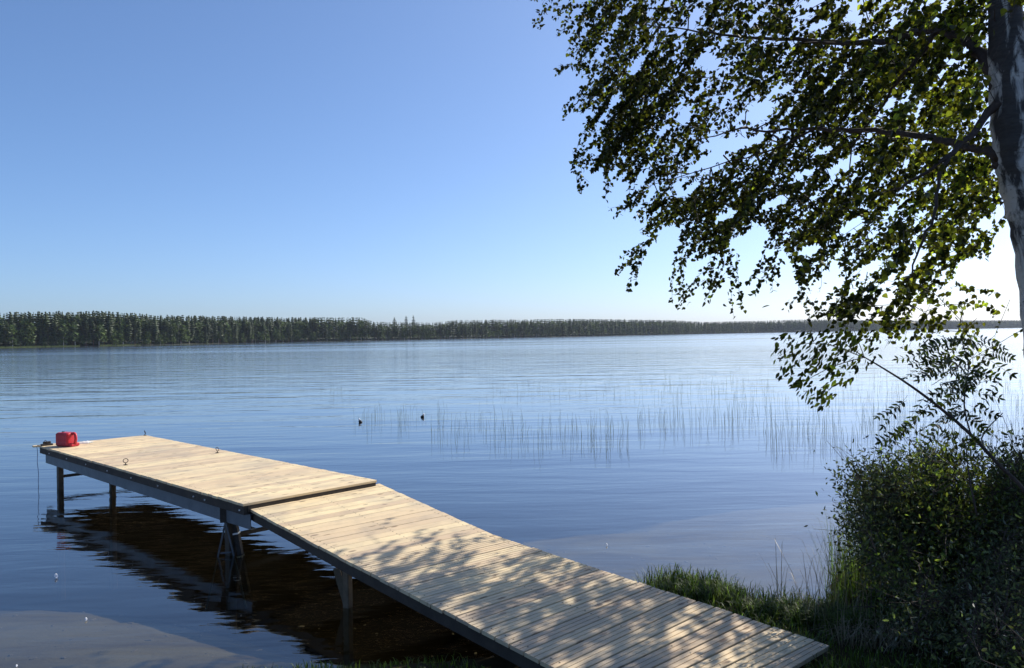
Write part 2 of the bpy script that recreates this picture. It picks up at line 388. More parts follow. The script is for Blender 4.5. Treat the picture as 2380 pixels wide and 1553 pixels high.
# ------------------------------------------------------------------ platform
HD = .70
P0 = on(565, 1171, HD)
eL = (on(90, 1036, HD) - P0); LEN = eL.length; eL.normalize()
PC = on(878, 1116, HD)
eW = Vector((-eL.y, eL.x, 0));  eW = eW if eW.dot(PC - P0) > 0 else -eW
WID = (PC - P0).dot(eW)
print('platform', P0, LEN, WID, eL, eW, 'skew', (PC - P0).dot(eL))
Z = Vector((0, 0, 1))
M['deckA'] = mat_deck('pale_deck_boards', math.atan2(eW.y, eW.x), (.76, .60, .37), (.62, .46, .26))
def boards(mb, st, wd, gap, th, grooves=0, rs=random.Random(3), ov=.005):
    """st: list of (left, right) station points; boards laid across"""
    scr = []
    # arc length along centre line
    cum = [0]
    for (a, b), (c, d) in zip(st[:-1], st[1:]): cum.append(cum[-1] + ((c + d) / 2 - (a + b) / 2).length)
    def P(s):
        for i in range(len(cum) - 1):
            if s <= cum[i + 1] or i == len(cum) - 2:
                t = (s - cum[i]) / (cum[i + 1] - cum[i]); return st[i][0].lerp(st[i + 1][0], t), st[i][1].lerp(st[i + 1][1], t)
    s = 0; nb = max(1, round(cum[-1] / (wd + gap))); wd = cum[-1] / nb - gap
    for _b in range(nb):
        a0, b0 = P(s); a1, b1 = P(s + wd)
        ex = (b0 - a0).normalized(); j0, j1 = rs.uniform(-ov, ov), rs.uniform(-ov, ov); dz = Z * rs.uniform(-.0015, .0015)
        a0 = a0 + ex * j0; a1 = a1 + ex * j0; b0 = b0 + ex * j1; b1 = b1 + ex * j1
        n = (b0 - a0).cross(a1 - a0).normalized(); n = n if n.z > 0 else -n
        # cross profile along the width (t, depth)
        if grooves:
            prof = [(0, .004), (.02, 0)]
            for k in range(1, grooves + 1):
                c = k / (grooves + 1); hw = .028
                prof += [(c - hw, 0), (c - hw * .75, .006), (c + hw * .75, .006), (c + hw, 0)]
            prof += [(.98, 0), (1, .004)]
        else: prof = [(0, .003), (.025, 0), (.975, 0), (1, .003)]
        V = []
        for t, dp in prof: V += [a0.lerp(a1, t) - n * dp + dz, b0.lerp(b1, t) - n * dp + dz]
        m0 = len(prof)
        V += [a0 - n * th + dz, b0 - n * th + dz, a1 - n * th + dz, b1 - n * th + dz]
        Fc = [(2 * i, 2 * i + 1, 2 * i + 3, 2 * i + 2) for i in range(m0 - 1)]
        B = 2 * m0
        Fc += [(B, B + 1, 1, 0), (2 * m0 - 2, 2 * m0 - 1, B + 3, B + 2), (B, B + 2, B + 3, B + 1)]
        Fc += [tuple([B] + [2 * i for i in range(m0)] + [B + 2]), tuple([B + 3] + [2 * i + 1 for i in reversed(range(m0))] + [B + 1])]
        mb.add(V, Fc); s += wd + gap
        for fr_ in (.045, .5, .955):
            for ft in (.2, .8):
                c = a0.lerp(a1, ft).lerp(b0.lerp(b1, ft), fr_ + rs.uniform(-.004, .004)) + n * .0012; e1 = ex * .0055; e2 = n.cross(ex) * .0055; scr.append([c - e1 - e2, c + e1 - e2, c + e1 + e2, c - e1 + e2])
    return m0, scr
def deck(mb, mat, root, scr):
    k = len(mb.f)
    for q in scr[1]: mb.add(q, [(0, 1, 2, 3)])
    o = mb.build('deck', mat, root); o.data.materials.append(M['side'])
    o.data.materials.append(M['under'])      # undersides of the boards, shade below the deck put into the colour
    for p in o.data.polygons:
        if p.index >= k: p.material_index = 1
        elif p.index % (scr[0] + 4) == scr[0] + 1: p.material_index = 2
    return o
def dk(l, w_, z=0): return P0 + eL * l + eW * w_ + Z * z
pier = empty('pier_platform', dk(0, 0, -HD))
tag(pier, 'high pale timber platform over the water on dark posts and a grey steel beam', 'pier')
ORG = pier.location.copy()
mb = MB(ORG); deck(mb, M['deckA'], pier, boards(mb, [(dk(0, 0), dk(0, WID)), (dk(LEN, 0), dk(LEN, WID))], .118, .006, .028, 0, random.Random(4)))
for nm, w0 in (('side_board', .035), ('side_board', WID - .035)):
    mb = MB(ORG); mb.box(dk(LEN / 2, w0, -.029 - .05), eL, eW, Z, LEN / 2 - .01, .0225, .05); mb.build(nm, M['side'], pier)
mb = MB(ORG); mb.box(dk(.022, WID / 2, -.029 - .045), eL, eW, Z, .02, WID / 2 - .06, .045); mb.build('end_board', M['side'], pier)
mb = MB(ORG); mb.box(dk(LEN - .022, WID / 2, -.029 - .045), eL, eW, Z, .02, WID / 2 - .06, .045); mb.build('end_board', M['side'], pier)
def cbeam(w0, sgn):
    mb = MB(ORG); z1 = -.131; hgt = .165
    l0, l1 = -.02, LEN - .12
    mb.box(dk((l0 + l1) / 2, w0, z1 - hgt / 2), eL, eW, Z, (l1 - l0) / 2, .004, hgt / 2)
    for zz in (z1 - .004, z1 - hgt + .004): mb.box(dk((l0 + l1) / 2, w0 + sgn * .034, zz), eL, eW, Z, (l1 - l0) / 2, .03, .004)
    return mb.build('steel_beam', M['steel'], pier)
cbeam(.075, 1)
for l in np.arange(.5, LEN, .62):   # joists
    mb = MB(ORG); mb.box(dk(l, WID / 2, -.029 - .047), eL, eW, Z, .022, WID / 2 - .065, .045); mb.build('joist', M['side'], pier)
for l in (.10, .95, 1.25, 2.3, 3.2, 4.1, 5.0, 5.9, 6.8):
    mb = MB(ORG); c = dk(l, .0105, -.085); mb.tube([c, c - eW * .010], .009, 8); mb.build('bolt', M['white'], pier)
# legs
LL = [.62, LEN - .62]
for l in LL:
    for w0 in (.15, WID - .15 if l < 2 else WID * .55):
        c = dk(l, w0, 0)
        gz = float(ground_z(c.x, c.y))
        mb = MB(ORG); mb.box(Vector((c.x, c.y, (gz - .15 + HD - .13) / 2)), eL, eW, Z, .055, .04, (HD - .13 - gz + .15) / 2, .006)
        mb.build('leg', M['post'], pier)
for l in LL:
    mb = MB(ORG); mb.bar(dk(l + .07, .12, -.50), dk(l + .07, WID - .12, -.50), .035, .045); mb.build('cross_brace', M['side'], pier)
# steel v stand by the near leg
mb = MB(ORG); top = dk(LL[0] - .02, .09, -.295); zb = -.6
for du_ in (-.23, .23):
    foot = Vector((top.x + right.x * du_, top.y - .02, zb)); mid_ = top.lerp(foot, .62); mb.bar(top, foot, .022, .016)
a = top + Vector((-.062, -.01, -.37)); b = top + Vector((.062, -.01, -.36)); mb.bar(a, b, .014, .014)
mb.build('stand_brace', M['steel'], pier)
mb = MB(ORG); t0 = top + Vector((.05, .06, .14)); t1 = top + Vector((.22, .06, -.85)); mb.bar(t0, t1, .07, .055); ps = mb.build('prop_post', M['side'], pier)
mb = MB(ORG); mb.bar(top + Z * -.01, top + Z * .16, .11, .09); mb.build('bracket', M['side'], pier)
for k in (.30, .57):
    q = t0.lerp(t1, k); mb = MB(ORG); d = (t1 - t0).normalized(); mb.bar(q - d * .009, q + d * .009, .082, .062); mb.build('white_band', M['white'], ps).parent = ps
# mooring eyes
def eye(u, v, size, tilt):
    p = on(u, v, HD)
    mb = MB(ORG)
    mb.box(p + Z * .004, eL, eW, Z, .035 * size, .02 * size, .004)
    mb.tube([p + Z * .003, p + Z * .03], .007 * size, 8)
    mb.torus(p + Z * (.03 + .036 * size), tilt, .034 * size, .0055 * size)
    mb.build('mooring_ring', M['side'], pier, True)
eye(292, 1081, .95, (.3, -.75, .5)); eye(505, 1053, .9, (.5, 1, .3)); eye(337, 1012, .9, (.8, .6, .3)); eye(107, 1036, .9, (.3, 1, .4))
# plank end sticking out at the outer corner
mb = MB(ORG); c = dk(LEN + .045, .17, -.010); mb.box(c, eL, eW, Z, .04, .25, .014, .002); mb.build('edge_plank', M['deckA'], pier)
mb = MB(ORG); mb.box(dk(LEN - .09, .10, .016), eL, eW, Z, .05, .085, .014, .003); mb.box(dk(LEN - .10, .10, .05), eL, eW, Z, .012, .06, .022, .003); mb.build('cleat', M['side'], pier)

# rope at the outer corner
mb = MB((0, 0, 0)); p = dk(LEN + .03, -.02, -.03); pts = [dk(LEN - .05, .03, .012), dk(LEN + .02, -.012, .008), p]
for k in range(1, 12): pts.append(p + Vector((.006 * math.sin(k * 1.1) + .002 * k, 0, -.062 * k)))
mb.tube(pts, .0045, 6); r_ = mb.build('mooring_rope', M['rope']); tag(r_, 'thin blue rope hanging from the outer corner of the platform into the water', 'rope')

# red canister
bc = on(160, 1037, HD)
can = empty('red_canister', bc); tag(can, 'red plastic canister with a side handle standing at the outer end of the platform', 'canister')
ca, cb = Vector((.93, -.37, 0)).normalized(), Vector((.37, .93, 0)).normalized()
mb = MB(bc); mb.box(bc - ca * .06 + Z * .12, ca, cb, Z, .15, .10, .117, .022)
for k in range(3): mb.box(bc - ca * .055 + Z * (.055 + .06 * k) - cb * .1005, ca, cb, Z, .09, .004, .012, .003)
mb.box(bc + ca * .10 + Z * .033, ca, cb, Z, .065, .085, .031, .014)
mb.build('body', M['red'], can)
mb = MB(bc); mb.tube([bc + ca * .07 + Z * .215, bc + ca * .13 + Z * .222, bc + ca * .165 + Z * .20, bc + ca * .172 + Z * .13, bc + ca * .15 + Z * .045], .024, 10); mb.build('handle', M['red'], can, True)
mb = MB(bc); mb.tube([bc - ca * .13 + Z * .235, bc - ca * .13 + Z * .25], .022, 14); mb.build('cap', M['black'], can)
pc = on(199, 1030, HD)
mb = MB(pc)
V = []; Fc = []
n = 9
for i in range(n):
    for j in range(n):
        a, b = i / (n - 1) - .5, j / (n - 1) - .5
        V.append(pc + Vector((a * .2, b * .16, .012 + .03 * abs(math.sin(a * 9 + b * 4)) * (1 - 2 * max(abs(a), abs(b))) + .01 * math.sin(b * 17))))
for i in range(n - 1):
    for j in range(n - 1): Fc.append((i * n + j, i * n + n + j, i * n + n + j + 1, i * n + j + 1))
mb.add(V, Fc); o = mb.build('rag', M['paperwhite'], None, True); tag(o, 'small off-white rag lying beside the red canister', 'rag')

# ------------------------------------------------------------------ walkway
ST = [((575, 1180), (881, 1124), .63), ((820, 1311), (1146, 1243), .49), ((960, 1392), (1330, 1306), .44), ((1283, 1548), (1609, 1393), .40), ((1529, 1666), (1892, 1488), .37), ((1600, 1700), (1932, 1501), .365)]
stt = [(on(*a, z), on(*b, z)) for a, b, z in ST]
# middle station aligned with its neighbours
stt[2] = (stt[1][0].lerp(stt[3][0], .33), stt[1][1].lerp(stt[3][1], .33))
for a, b in stt: print('walk', tuple(round(x, 2) for x in a), tuple(round(x, 2) for x in b), round((b - a).length, 2))
walk = empty('walkway', Vector((stt[0][0].x, stt[0][0].y, 0))); OW = walk.location.copy()
tag(walk, 'long sloping plank walkway with dappled shade leading from the grassy bank to the platform', 'walkway')
wd_ = (stt[3][1] - stt[3][0]); M['deckB'] = mat_deck('walkway_boards', math.atan2(wd_.y, wd_.x), (.74, .58, .36), (.60, .445, .255), .32)
mb = MB(OW); deck(mb, M['deckB'], walk, boards(mb, stt[:2], .125, .009, .028, 0, random.Random(5)))
mb = MB(OW); deck(mb, M['deckB'], walk, boards(mb, stt[1:], .135, .015, .028, 2, random.Random(6), .008))
def off(p, q, k, dz): # offset from p towards q by k
    return p + (q - p).normalized() * k + Z * dz
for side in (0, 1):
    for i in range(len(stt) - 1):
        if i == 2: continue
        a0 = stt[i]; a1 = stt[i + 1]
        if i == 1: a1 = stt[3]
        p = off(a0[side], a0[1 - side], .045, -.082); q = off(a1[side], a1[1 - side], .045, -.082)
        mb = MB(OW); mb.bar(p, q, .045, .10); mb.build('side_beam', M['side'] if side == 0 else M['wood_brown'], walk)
for i, t in ((0, .5), (1, 0), (1, .5), (1, 1), (2, .4), (2, .8), (3, .5)):
    a = stt[i][0].lerp(stt[i + 1][0], t); b = stt[i][1].lerp(stt[i + 1][1], t)
    mb = MB(OW); mb.bar(off(a, b, .075, -.085), off(b, a, .075, -.085), .045, .09); mb.build('joist', M['side'], walk)
for s_ in (0, 1):
    c = off(stt[0][s_].lerp(stt[1][s_], .86), stt[0][1 - s_].lerp(stt[1][1 - s_], .86), .12, 0)
    gz = float(ground_z(c.x, c.y))
    mb = MB(OW); mb.box(Vector((c.x, c.y, (gz - .1 + c.z - .14) / 2)), Vector((.9, -.44, 0)).normalized(), Vector((.44, .9, 0)).normalized(), Z, .035, .035, (c.z - .14 - gz + .1) / 2, .008)
    mb.bar(Vector((c.x - .10, c.y, c.z - .15)), Vector((c.x + .01, c.y, max(gz, -.05))), .03, .06)
    mb.build('leg', M['wood_brown'], walk)

# ------------------------------------------------------------------ leaves, tubes in bulk
def frames(d, n):
    d = d / np.linalg.norm(d, axis=1, keepdims=True)
    n = n - d * np.sum(n * d, 1, keepdims=True); n = n / (np.linalg.norm(n, axis=1, keepdims=True) + 1e-9)
    return np.cross(d, n), d, n
TPL = {
 'birch': np.array([(0, 0, 0), (.30, .12, .05), (.42, .34, .07), (.24, .68, .05), (0, 1, -.04), (-.24, .68, .05), (-.42, .34, .07), (-.30, .12, .05)]),
 'long': np.array([(0, 0, 0), (.13, .18, .03), (.19, .45, .05), (.11, .78, .02), (0, 1, -.06), (-.11, .78, .02), (-.19, .45, .05), (-.13, .18, .03)]),
 'oval': np.array([(0, 0, 0), (.15, .18, .04), (.23, .45, .06), (.13, .78, .0), (0, 1, -.10), (-.13, .78, .0), (-.23, .45, .06), (-.15, .18, .04)]),
}
LF = np.array([(0, 1, 2, 3), (0, 3, 4, 4), (0, 4, 5, 6), (0, 6, 7, 7)])
def leaves(name, P, d, nrm, size, tpl, mat, parent):
    P = np.asarray(P); n = len(P); T = TPL[tpl]
    X, Y, N = frames(np.asarray(d, float), np.asarray(nrm, float))
    size = np.asarray(size).reshape(-1, 1, 1)
    V = P[:, None, :] + size * (T[None, :, 0:1] * X[:, None] + T[None, :, 1:2] * Y[:, None] + T[None, :, 2:3] * N[:, None])
    tri = np.array([(0, 1, 2), (0, 2, 3), (0, 3, 4), (0, 4, 5), (0, 5, 6), (0, 6, 7)])
    Fc = (np.arange(n)[:, None, None] * 8 + tri[None]).reshape(-1, 3)
    o = mesh_from(name, V.reshape(-1, 3), Fc, mat, parent)
    return o
def segs_mesh(name, A, B, ra, rb, mat, parent, n=4):
    """many straight tapered twigs as one mesh"""
    A = np.asarray(A, float); B = np.asarray(B, float); d = B - A
    d[np.linalg.norm(d, axis=1) < 1e-6] = (0, 0, 1e-3)
    X, Y, N = frames(d, np.tile([.3, .2, 1.], (len(A), 1)) + rng.normal(0, .05, (len(A), 3)))
    t = np.arange(n) * 2 * np.pi / n
    ring = np.cos(t)[None, :, None] * X[:, None] + np.sin(t)[None, :, None] * N[:, None]
    ra = np.asarray(ra).reshape(-1, 1, 1); rb = np.asarray(rb).reshape(-1, 1, 1)
    V = np.concatenate([A[:, None] + ring * ra, B[:, None] + ring * rb], 1).reshape(-1, 3)
    k = np.arange(n); q = np.stack([k, (k + 1) % n, (k + 1) % n + n, k + n], -1)
    Fc = (np.arange(len(A))[:, None, None] * 2 * n + q[None]).reshape(-1, 4)
    return mesh_from(name, V, Fc, mat, parent, True)

def unit(v): return v / (np.linalg.norm(v, axis=-1, keepdims=True) + 1e-12)

# ------------------------------------------------------------------ birch
TB = at(2475, 1500, 6.0); TB.z = float(ground_z(TB.x, TB.y))
birch = empty('birch_tree', TB)
tag(birch, 'large birch with white and black bark at the right edge, leafy limbs over the water', 'tree')
def rel(P): return np.asarray(P) - np.array(TB)
tp = [(2478, 1560, 61), (2472, 1400, 55), (2460, 1200, 53), (2446, 1000, 51), (2430, 850, 50), (2415, 700, 49), (2398, 560, 49), (2377, 470, 48.5), (2360, 390, 50), (2349, 320, 49), (2340, 230, 46), (2335, 150, 45), (2330, 60, 39), (2326, -40, 38),
      (2322, -250, 37), (2330, -500, 33), (2325, -800, 28), (2300, -1150, 22), (2290, -1500, 15), (2300, -1800, 7)]
pts = []; rad = []
for u, v, r in tp:
    pts.append(at(u + 7, v, 6.0)); rad.append((r - 3.5) / F * 6.0)
def spline(pts, rad, k=5):
    A = np.array([list(p) for p in pts]); Rr = np.array(rad); out = []; ro = []
    n = len(A)
    for i in range(n - 1):
        p0, p1, p2, p3 = A[max(i - 1, 0)], A[i], A[i + 1], A[min(i + 2, n - 1)]
        for j in range(k):
            t = j / k
            out.append(.5 * ((2 * p1) + (-p0 + p2) * t + (2 * p0 - 5 * p1 + 4 * p2 - p3) * t * t + (-p0 + 3 * p1 - 3 * p2 + p3) * t ** 3)); ro.append(Rr[i] * (1 - t) + Rr[i + 1] * t)
    out.append(A[-1]); ro.append(Rr[-1])
    return [Vector(p) for p in out], ro
sp, srd = spline(pts, rad)
srd = [r * (1 + .035 * math.sin(i * 1.9) + .02 * math.sin(i * 4.3)) for i, r in enumerate(srd)]
mb = MB(TB); mb.tube(sp, srd, 22); mb.build('trunk', M['bark'], birch, True)
LIMBS = [
 [(2325, 215, 6.0, .062), (2292, 140, 6.1, .050), (2250, 97, 6.25, .043), (2200, 77, 6.4, .037), (2140, 72, 6.6, .034), (2050, 97, 7, .029), (1950, 100, 7.4, .025), (1850, 95, 7.9, .020), (1700, 84, 8.5, .014), (1600, 70, 9, .009), (1480, 55, 9.5, .005)],
 [(2172, 78, 6.5, .020), (2130, 140, 6.6, .017), (2082, 194, 6.8, .014), (2040, 260, 7, .010), (1980, 335, 7.3, .006)],
 [(2335, 385, 6.0, .058), (2295, 352, 6.1, .041), (2230, 335, 6.3, .034), (2150, 318, 6.6, .029), (2080, 308, 7, .025), (1980, 303, 7.4, .021), (1880, 300, 7.9, .016), (1780, 306, 8.3, .012), (1720, 299, 8.7, .009), (1620, 325, 9.2, .005)],
 [(1890, 301, 7.9, .013), (1800, 345, 8.2, .010), (1700, 375, 8.7, .007), (1520, 428, 9.5, .004)],
 [(2330, 225, 6.0, .048), (2292, 272, 5.95, .030), (2250, 320, 5.85, .024), (2204, 365, 5.8, .019), (2150, 400, 5.8, .012), (2080, 440, 5.9, .008)],
 [(2204, 362, 5.8, .016), (2185, 406, 5.75, .013), (2168, 504, 5.7, .011), (2137, 575, 5.7, .008), (2110, 650, 5.75, .005)],
 # limbs above and right of the picture
 [(2328, -60, 6.0, .05), (2200, -190, 6.5, .04), (1950, -230, 7.5, .03), (1650, -190, 8.6, .018), (1420, -100, 9.6, .008)],
 [(2325, -330, 6.0, .045), (2100, -520, 6.8, .034), (1750, -560, 8, .022), (1450, -430, 9, .01)],
 [(2340, 60, 6.0, .045), (2450, 0, 6.8, .036), (2580, -60, 8.0, .025), (2650, -60, 9.2, .012)],
 [(2350, 300, 6.0, .04), (2470, 260, 6.6, .032), (2620, 200, 7.4, .022), (2760, 190, 8.3, .012)],
 [(2330, -420, 6.0, .04), (2550, -560, 6.6, .03), (2800, -620, 7.6, .016)],
 [(2380, 480, 6.0, .035), (2500, 420, 6.4, .026), (2680, 380, 7.0, .016), (2850, 400, 7.6, .008)],
 [(2325, -700, 6.0, .035), (2200, -1000, 6.4, .022), (2000, -1200, 7, .012)],
 [(2310, -900, 6.0, .03), (2500, -1150, 6.2, .02), (2650, -1300, 6.8, .01)],
]
root_pts = []; root_r = []
for L_ in LIMBS:
    sp, sr_ = spline([at(u, v, D) for u, v, D, r in L_], [r for *_, r in L_], 4)
    # gentle crookedness
    sp = [p + Vector((random.gauss(0, .008), random.gauss(0, .012), random.gauss(0, .008))) if 0 < i < len(sp) - 1 else p for i, p in enumerate(sp)]
    mb = MB(TB); mb.tube(sp, sr_, 8); mb.build('branch', M['twig'], birch, True)
    for p, r in zip(sp[2:], sr_[2:]): root_pts.append(np.array(p)); root_r.append(r)
MASK = """5788999897687768875
1475688797789889745
1377875477989887763
0258867446999868773
0268876326786688863
0178778888998999885
0267753456887888875
0134668898898878886
0006757896687887775
0001535744685488862
0001313463664777640
0001134323468765321
0000000100026755542
0000000000000122332
0000000000000000021
0000000000000000000""".split()
MK = np.array([[int(c) for c in r] for r in MASK], float); MK[:9] += 1.0 * ((MK[:9] > 0) & (MK[:9] < 5))
POLY = [(190, -50), (200, 60), (290, 110), (330, 170), (300, 240), (390, 300), (400, 370), (335, 440), (345, 500), (400, 530), (350, 620), (350, 690), (335, 740), (400, 780), (470, 760), (500, 800), (600, 830), (640, 850), (570, 930), (600, 980), (640, 1000), (640, 1080), (700, 1060), (730, 1030), (790, 1010), (830, 1050), (795, 1130), (830, 1200), (900, 1180), (960, 1150), (1010, 1160),
        (1040, 1090), (1100, 1060), (1200, 1010), (1230, 1060), (1230, 1130), (1290, 1120), (1330, 1190), (1340, 1260), (1400, 1290), (1450, 1330), (1480, 1420), (1900, 1420), (2050, 1330), (2080, 1180), (2200, 1150), (2280, 1040), (2380, 900), (2380, -50)]
POLY = [(1162 + .5117 * a, .5117 * b) for a, b in POLY]
HOLES = [(1653, 143, 26, 20, 0), (1768, 258, 36, 24, -.6), (1700, 333, 78, 16, -.12), (1655, 365, 40, 14, -.6), (1962, 381, 48, 14, -.45), (1905, 352, 30, 10, -.5), (1870, 405, 36, 12, -.5), (1590, 262, 26, 10, -.8), (1542, 300, 24, 9, -.8), (1800, 470, 40, 12, -.5), (1980, 522, 34, 15, -.5), (1745, 560, 34, 26, -.6), (1540, 560, 18, 40, .2),
         (1880, 580, 30, 14, -.4), (2070, 240, 22, 12, -.7), (2140, 250, 16, 10, -.7), (2210, 140, 18, 12, 0), (1900, 60, 30, 12, -.4), (1990, 40, 20, 14, 0), (1480, 150, 12, 30, .6), (1430, 230, 10, 26, .6), (1600, 440, 36, 10, -.6), (1690, 500, 30, 10, -.5), (2020, 620, 30, 14, -.4), (2140, 590, 22, 12, -.4), (2290, 520, 20, 18, 0), (1930, 640, 30, 14, -.6), (2060, 700, 30, 10, -.3)]
def inpoly(u, v):
    ins = np.zeros(np.shape(u), bool); n = len(POLY)
    for i in range(n):
        (x0, y0), (x1, y1) = POLY[i], POLY[(i + 1) % n]
        if y0 == y1: continue
        c = ((y0 > v) != (y1 > v)) & (u < (x1 - x0) * (v - y0) / (y1 - y0) + x0)
        ins = ins ^ c
    return ins
def mask(u, v):
    x = (u - 1240) / 60 - .5; y = v / 60 - .5
    out_r = u > 2379; out_t = v < 0
    xi = np.clip(x, 0, 17.999); yi = np.clip(y, 0, 14.999); i = xi.astype(int); j = yi.astype(int); fx, fy = xi - i, yi - j
    m_ = MK[j, i] * (1 - fx) * (1 - fy) + MK[j, i + 1] * fx * (1 - fy) + MK[j + 1, i] * (1 - fx) * fy + MK[j + 1, i + 1] * fx * fy
    m_ = np.where((x < -.7) | (y > 15.5), 0, m_)
    m_ = np.where(inpoly(u, v) | (v > 700), m_, m_ * .12)
    for hu, hv, ru, rv, an in HOLES:
        du, dv = u - hu, v - hv; c, s_ = math.cos(an), math.sin(an)
        q = ((du * c + dv * s_) / ru) ** 2 + ((-du * s_ + dv * c) / rv) ** 2
        m_ = np.where(q < 1, m_ * .1, m_)
    return np.where(out_t | out_r, 6, m_)
# anchors
anc = []
while len(anc) < 900:
    u, v = random.uniform(1245, 2340), random.uniform(0, 940)
    mval = float(mask(np.array(u), np.array(v)))
    if random.random() < (mval / 9) ** 1.1:
        t = min(max((2330 - u) / 1080, 0), 1); D = 6.1 + 3.7 * t + random.gauss(0, .75) * (1 if t > .1 else .7)
        if u > 1480 and v > 120 and random.random() < .68: D = random.uniform(8.0, 10.6)
        if v > 600: D -= .4
        D = max(D, 5.0); anc.append(at(u, v, D))
for _ in range(80): anc.append(at(random.uniform(1620, 2020), random.uniform(300, 610), random.uniform(8.8, 11)))
for _ in range(300):
    u, v = random.uniform(1230, 2400), -random.random() ** 1.3 * 800
    t = min(max((2330 - u) / 1080, 0), 1); anc.append(at(u, v, 6.1 + 3.3 * t + random.gauss(0, .9)))
for _ in range(340):
    anc.append(at(random.uniform(2360, 3050), random.uniform(-700, 760), random.uniform(6.5, 11)))
anc = np.array([list(a) for a in anc])
NR = len(root_pts); P_all = np.concatenate([np.array(root_pts), anc]); N_all = len(P_all)
parent = np.full(N_all, -1); plen = np.zeros(N_all); dist = np.full(N_all, 1e9); done = np.zeros(N_all, bool); done[:NR] = True
for i in range(NR, N_all):
    d = np.linalg.norm(P_all[:NR] - P_all[i], axis=1) * 1.05; j = int(np.argmin(d)); dist[i] = d[j]; parent[i] = j
order = []
for _ in range(N_all - NR):
    c = np.where(done, 1e9, dist); i = int(np.argmin(c)); done[i] = True; order.append(i)
    seg = np.linalg.norm(P_all[parent[i]] - P_all[i]); plen[i] = plen[parent[i]] + seg
    d = np.linalg.norm(P_all - P_all[i], axis=1) + .35 * plen[i] + .12 * np.clip(P_all[:, 2] - P_all[i, 2], 0, 9)
    upd = (~done) & (d < dist); dist[upd] = d[upd]; parent[upd] = i
desc = np.ones(N_all)
for i in reversed(order): 
    if parent[i] >= NR: desc[parent[i]] += desc[i]
rad_n = .0016 * desc ** .5
TA, TBb, TRa, TRb = [], [], [], []; LP, LD, LN = [], [], []
WIND = np.array([-.66, .08, -.84])
def leafrow(pts_, spacing, hang=.7):
    for a, b in zip(pts_[:-1], pts_[1:]):
        L_ = np.linalg.norm(b - a); n = max(1, int(L_ / spacing + random.random()))
        for k in range(n):
            p = a + (b - a) * random.random(); 
            d = unit(WIND * hang + rng.normal(0, .55, 3)); LP.append(p + rng.normal(0, .012, 3)); LD.append(d); LN.append(rng.normal(0, 1, 3) + np.array([0, -.5, .3]))
for i in order:
    a = P_all[parent[i]]; b = P_all[i]; L_ = np.linalg.norm(b - a); mid_ = (a + b) / 2 + np.array([0, 0, .06 * L_]) + rng.normal(0, .05 * L_, 3)
    q1 = a * .3 + mid_ * .75 - b * .05; ra = min(rad_n[i] * 1.05, .012)
    seq = [a, mid_, b]; TA += [a, mid_]; TBb += [mid_, b]; TRa += [ra * 1.1, ra]; TRb += [ra, ra * .85]
    if desc[i] < 16: leafrow(seq, .034)
    if True:
        for _ in range(random.choice((1, 1, 2)) if desc[i] < 6 else 1):
            ln = random.uniform(.25, .72); n = max(4, int(ln / .06)); p = b.copy(); d = unit(rng.normal(0, .35, 3) + WIND * .8); st_ = [p.copy()]
            for k in range(n):
                d = unit(d + WIND * .30 + rng.normal(0, .07, 3)); q = p + d * ln / n; TA.append(p); TBb.append(q); TRa.append(.0016); TRb.append(.0011); p = q; st_.append(q.copy())
            leafrow(st_, .0108 if b[1] > 7.9 else .0135, .55)
n_mask = len(LP)
SPRAYS = ((200, 60, 175, 135), (330, 120, 255, 170), (390, 300, 250, 345), (390, 280, 372, 352), (400, 400, 285, 545), (350, 690, 335, 790), (345, 780, 368, 880), (480, 750, 478, 910), (640, 870, 515, 990), (700, 1060, 600, 1190), (650, 1150, 575, 1330), (640, 1160, 522, 1235),
          (850, 1140, 780, 1360), (950, 1250, 805, 1390), (1060, 1190, 925, 1385), (1050, 1140, 1060, 1440), (1260, 1120, 1130, 1285), (1240, 1180, 1145, 1345), (1250, 1220, 1235, 1325), (1380, 1240, 1370, 1385), (1400, 1340, 1415, 1475), (420, 200, 355, 330), (600, 800, 560, 950), (1010, 1150, 960, 1300), (2080, 1320, 2235, 1400), (2200, 1110, 2190, 1180))
for u0, v0, u1, v1 in SPRAYS:
    u0, v0, u1, v1 = 1162 + .5117 * u0, .5117 * v0, 1162 + .5117 * u1, .5117 * v1
    for k in range(3):
        D0 = 9.2 - (u0 - 1300) / 1000 * 1.6 + random.gauss(0, .25); a = np.array(at(u0 + random.gauss(0, 14), v0 + random.gauss(0, 14), D0)); b = np.array(at(u1 + random.gauss(0, 9) * (k > 0) + 8 * k, v1 + random.gauss(0, 9) * (k > 0) - 14 * k, D0))
        st_ = [a + (b - a) * t_ + np.array([-.5, 0, .5]) * .12 * np.linalg.norm(b - a) * 4 * t_ * (1 - t_) * .5 for t_ in np.linspace(0, 1, 7)]
        for p, q in zip(st_[:-1], st_[1:]): TA.append(p); TBb.append(q); TRa.append(.0018); TRb.append(.0013)
        leafrow(st_, .021, .6)
LP = np.array(LP); LD = np.array(LD); LN = np.array(LN)
u, v = project(LP)
inside = (u < 2379) & (v > 0)
mk = mask(u, v); keep = np.where(inside, rng.random(len(u)) < np.clip((mk - 1.3) / 6.0, 0, 1), True)
keep |= np.arange(len(u)) >= n_mask
keep &= ~((u > 2290) & (LP[:, 1] < 6.15) & (v < 560) & (rng.random(len(u)) < .96) & inside)
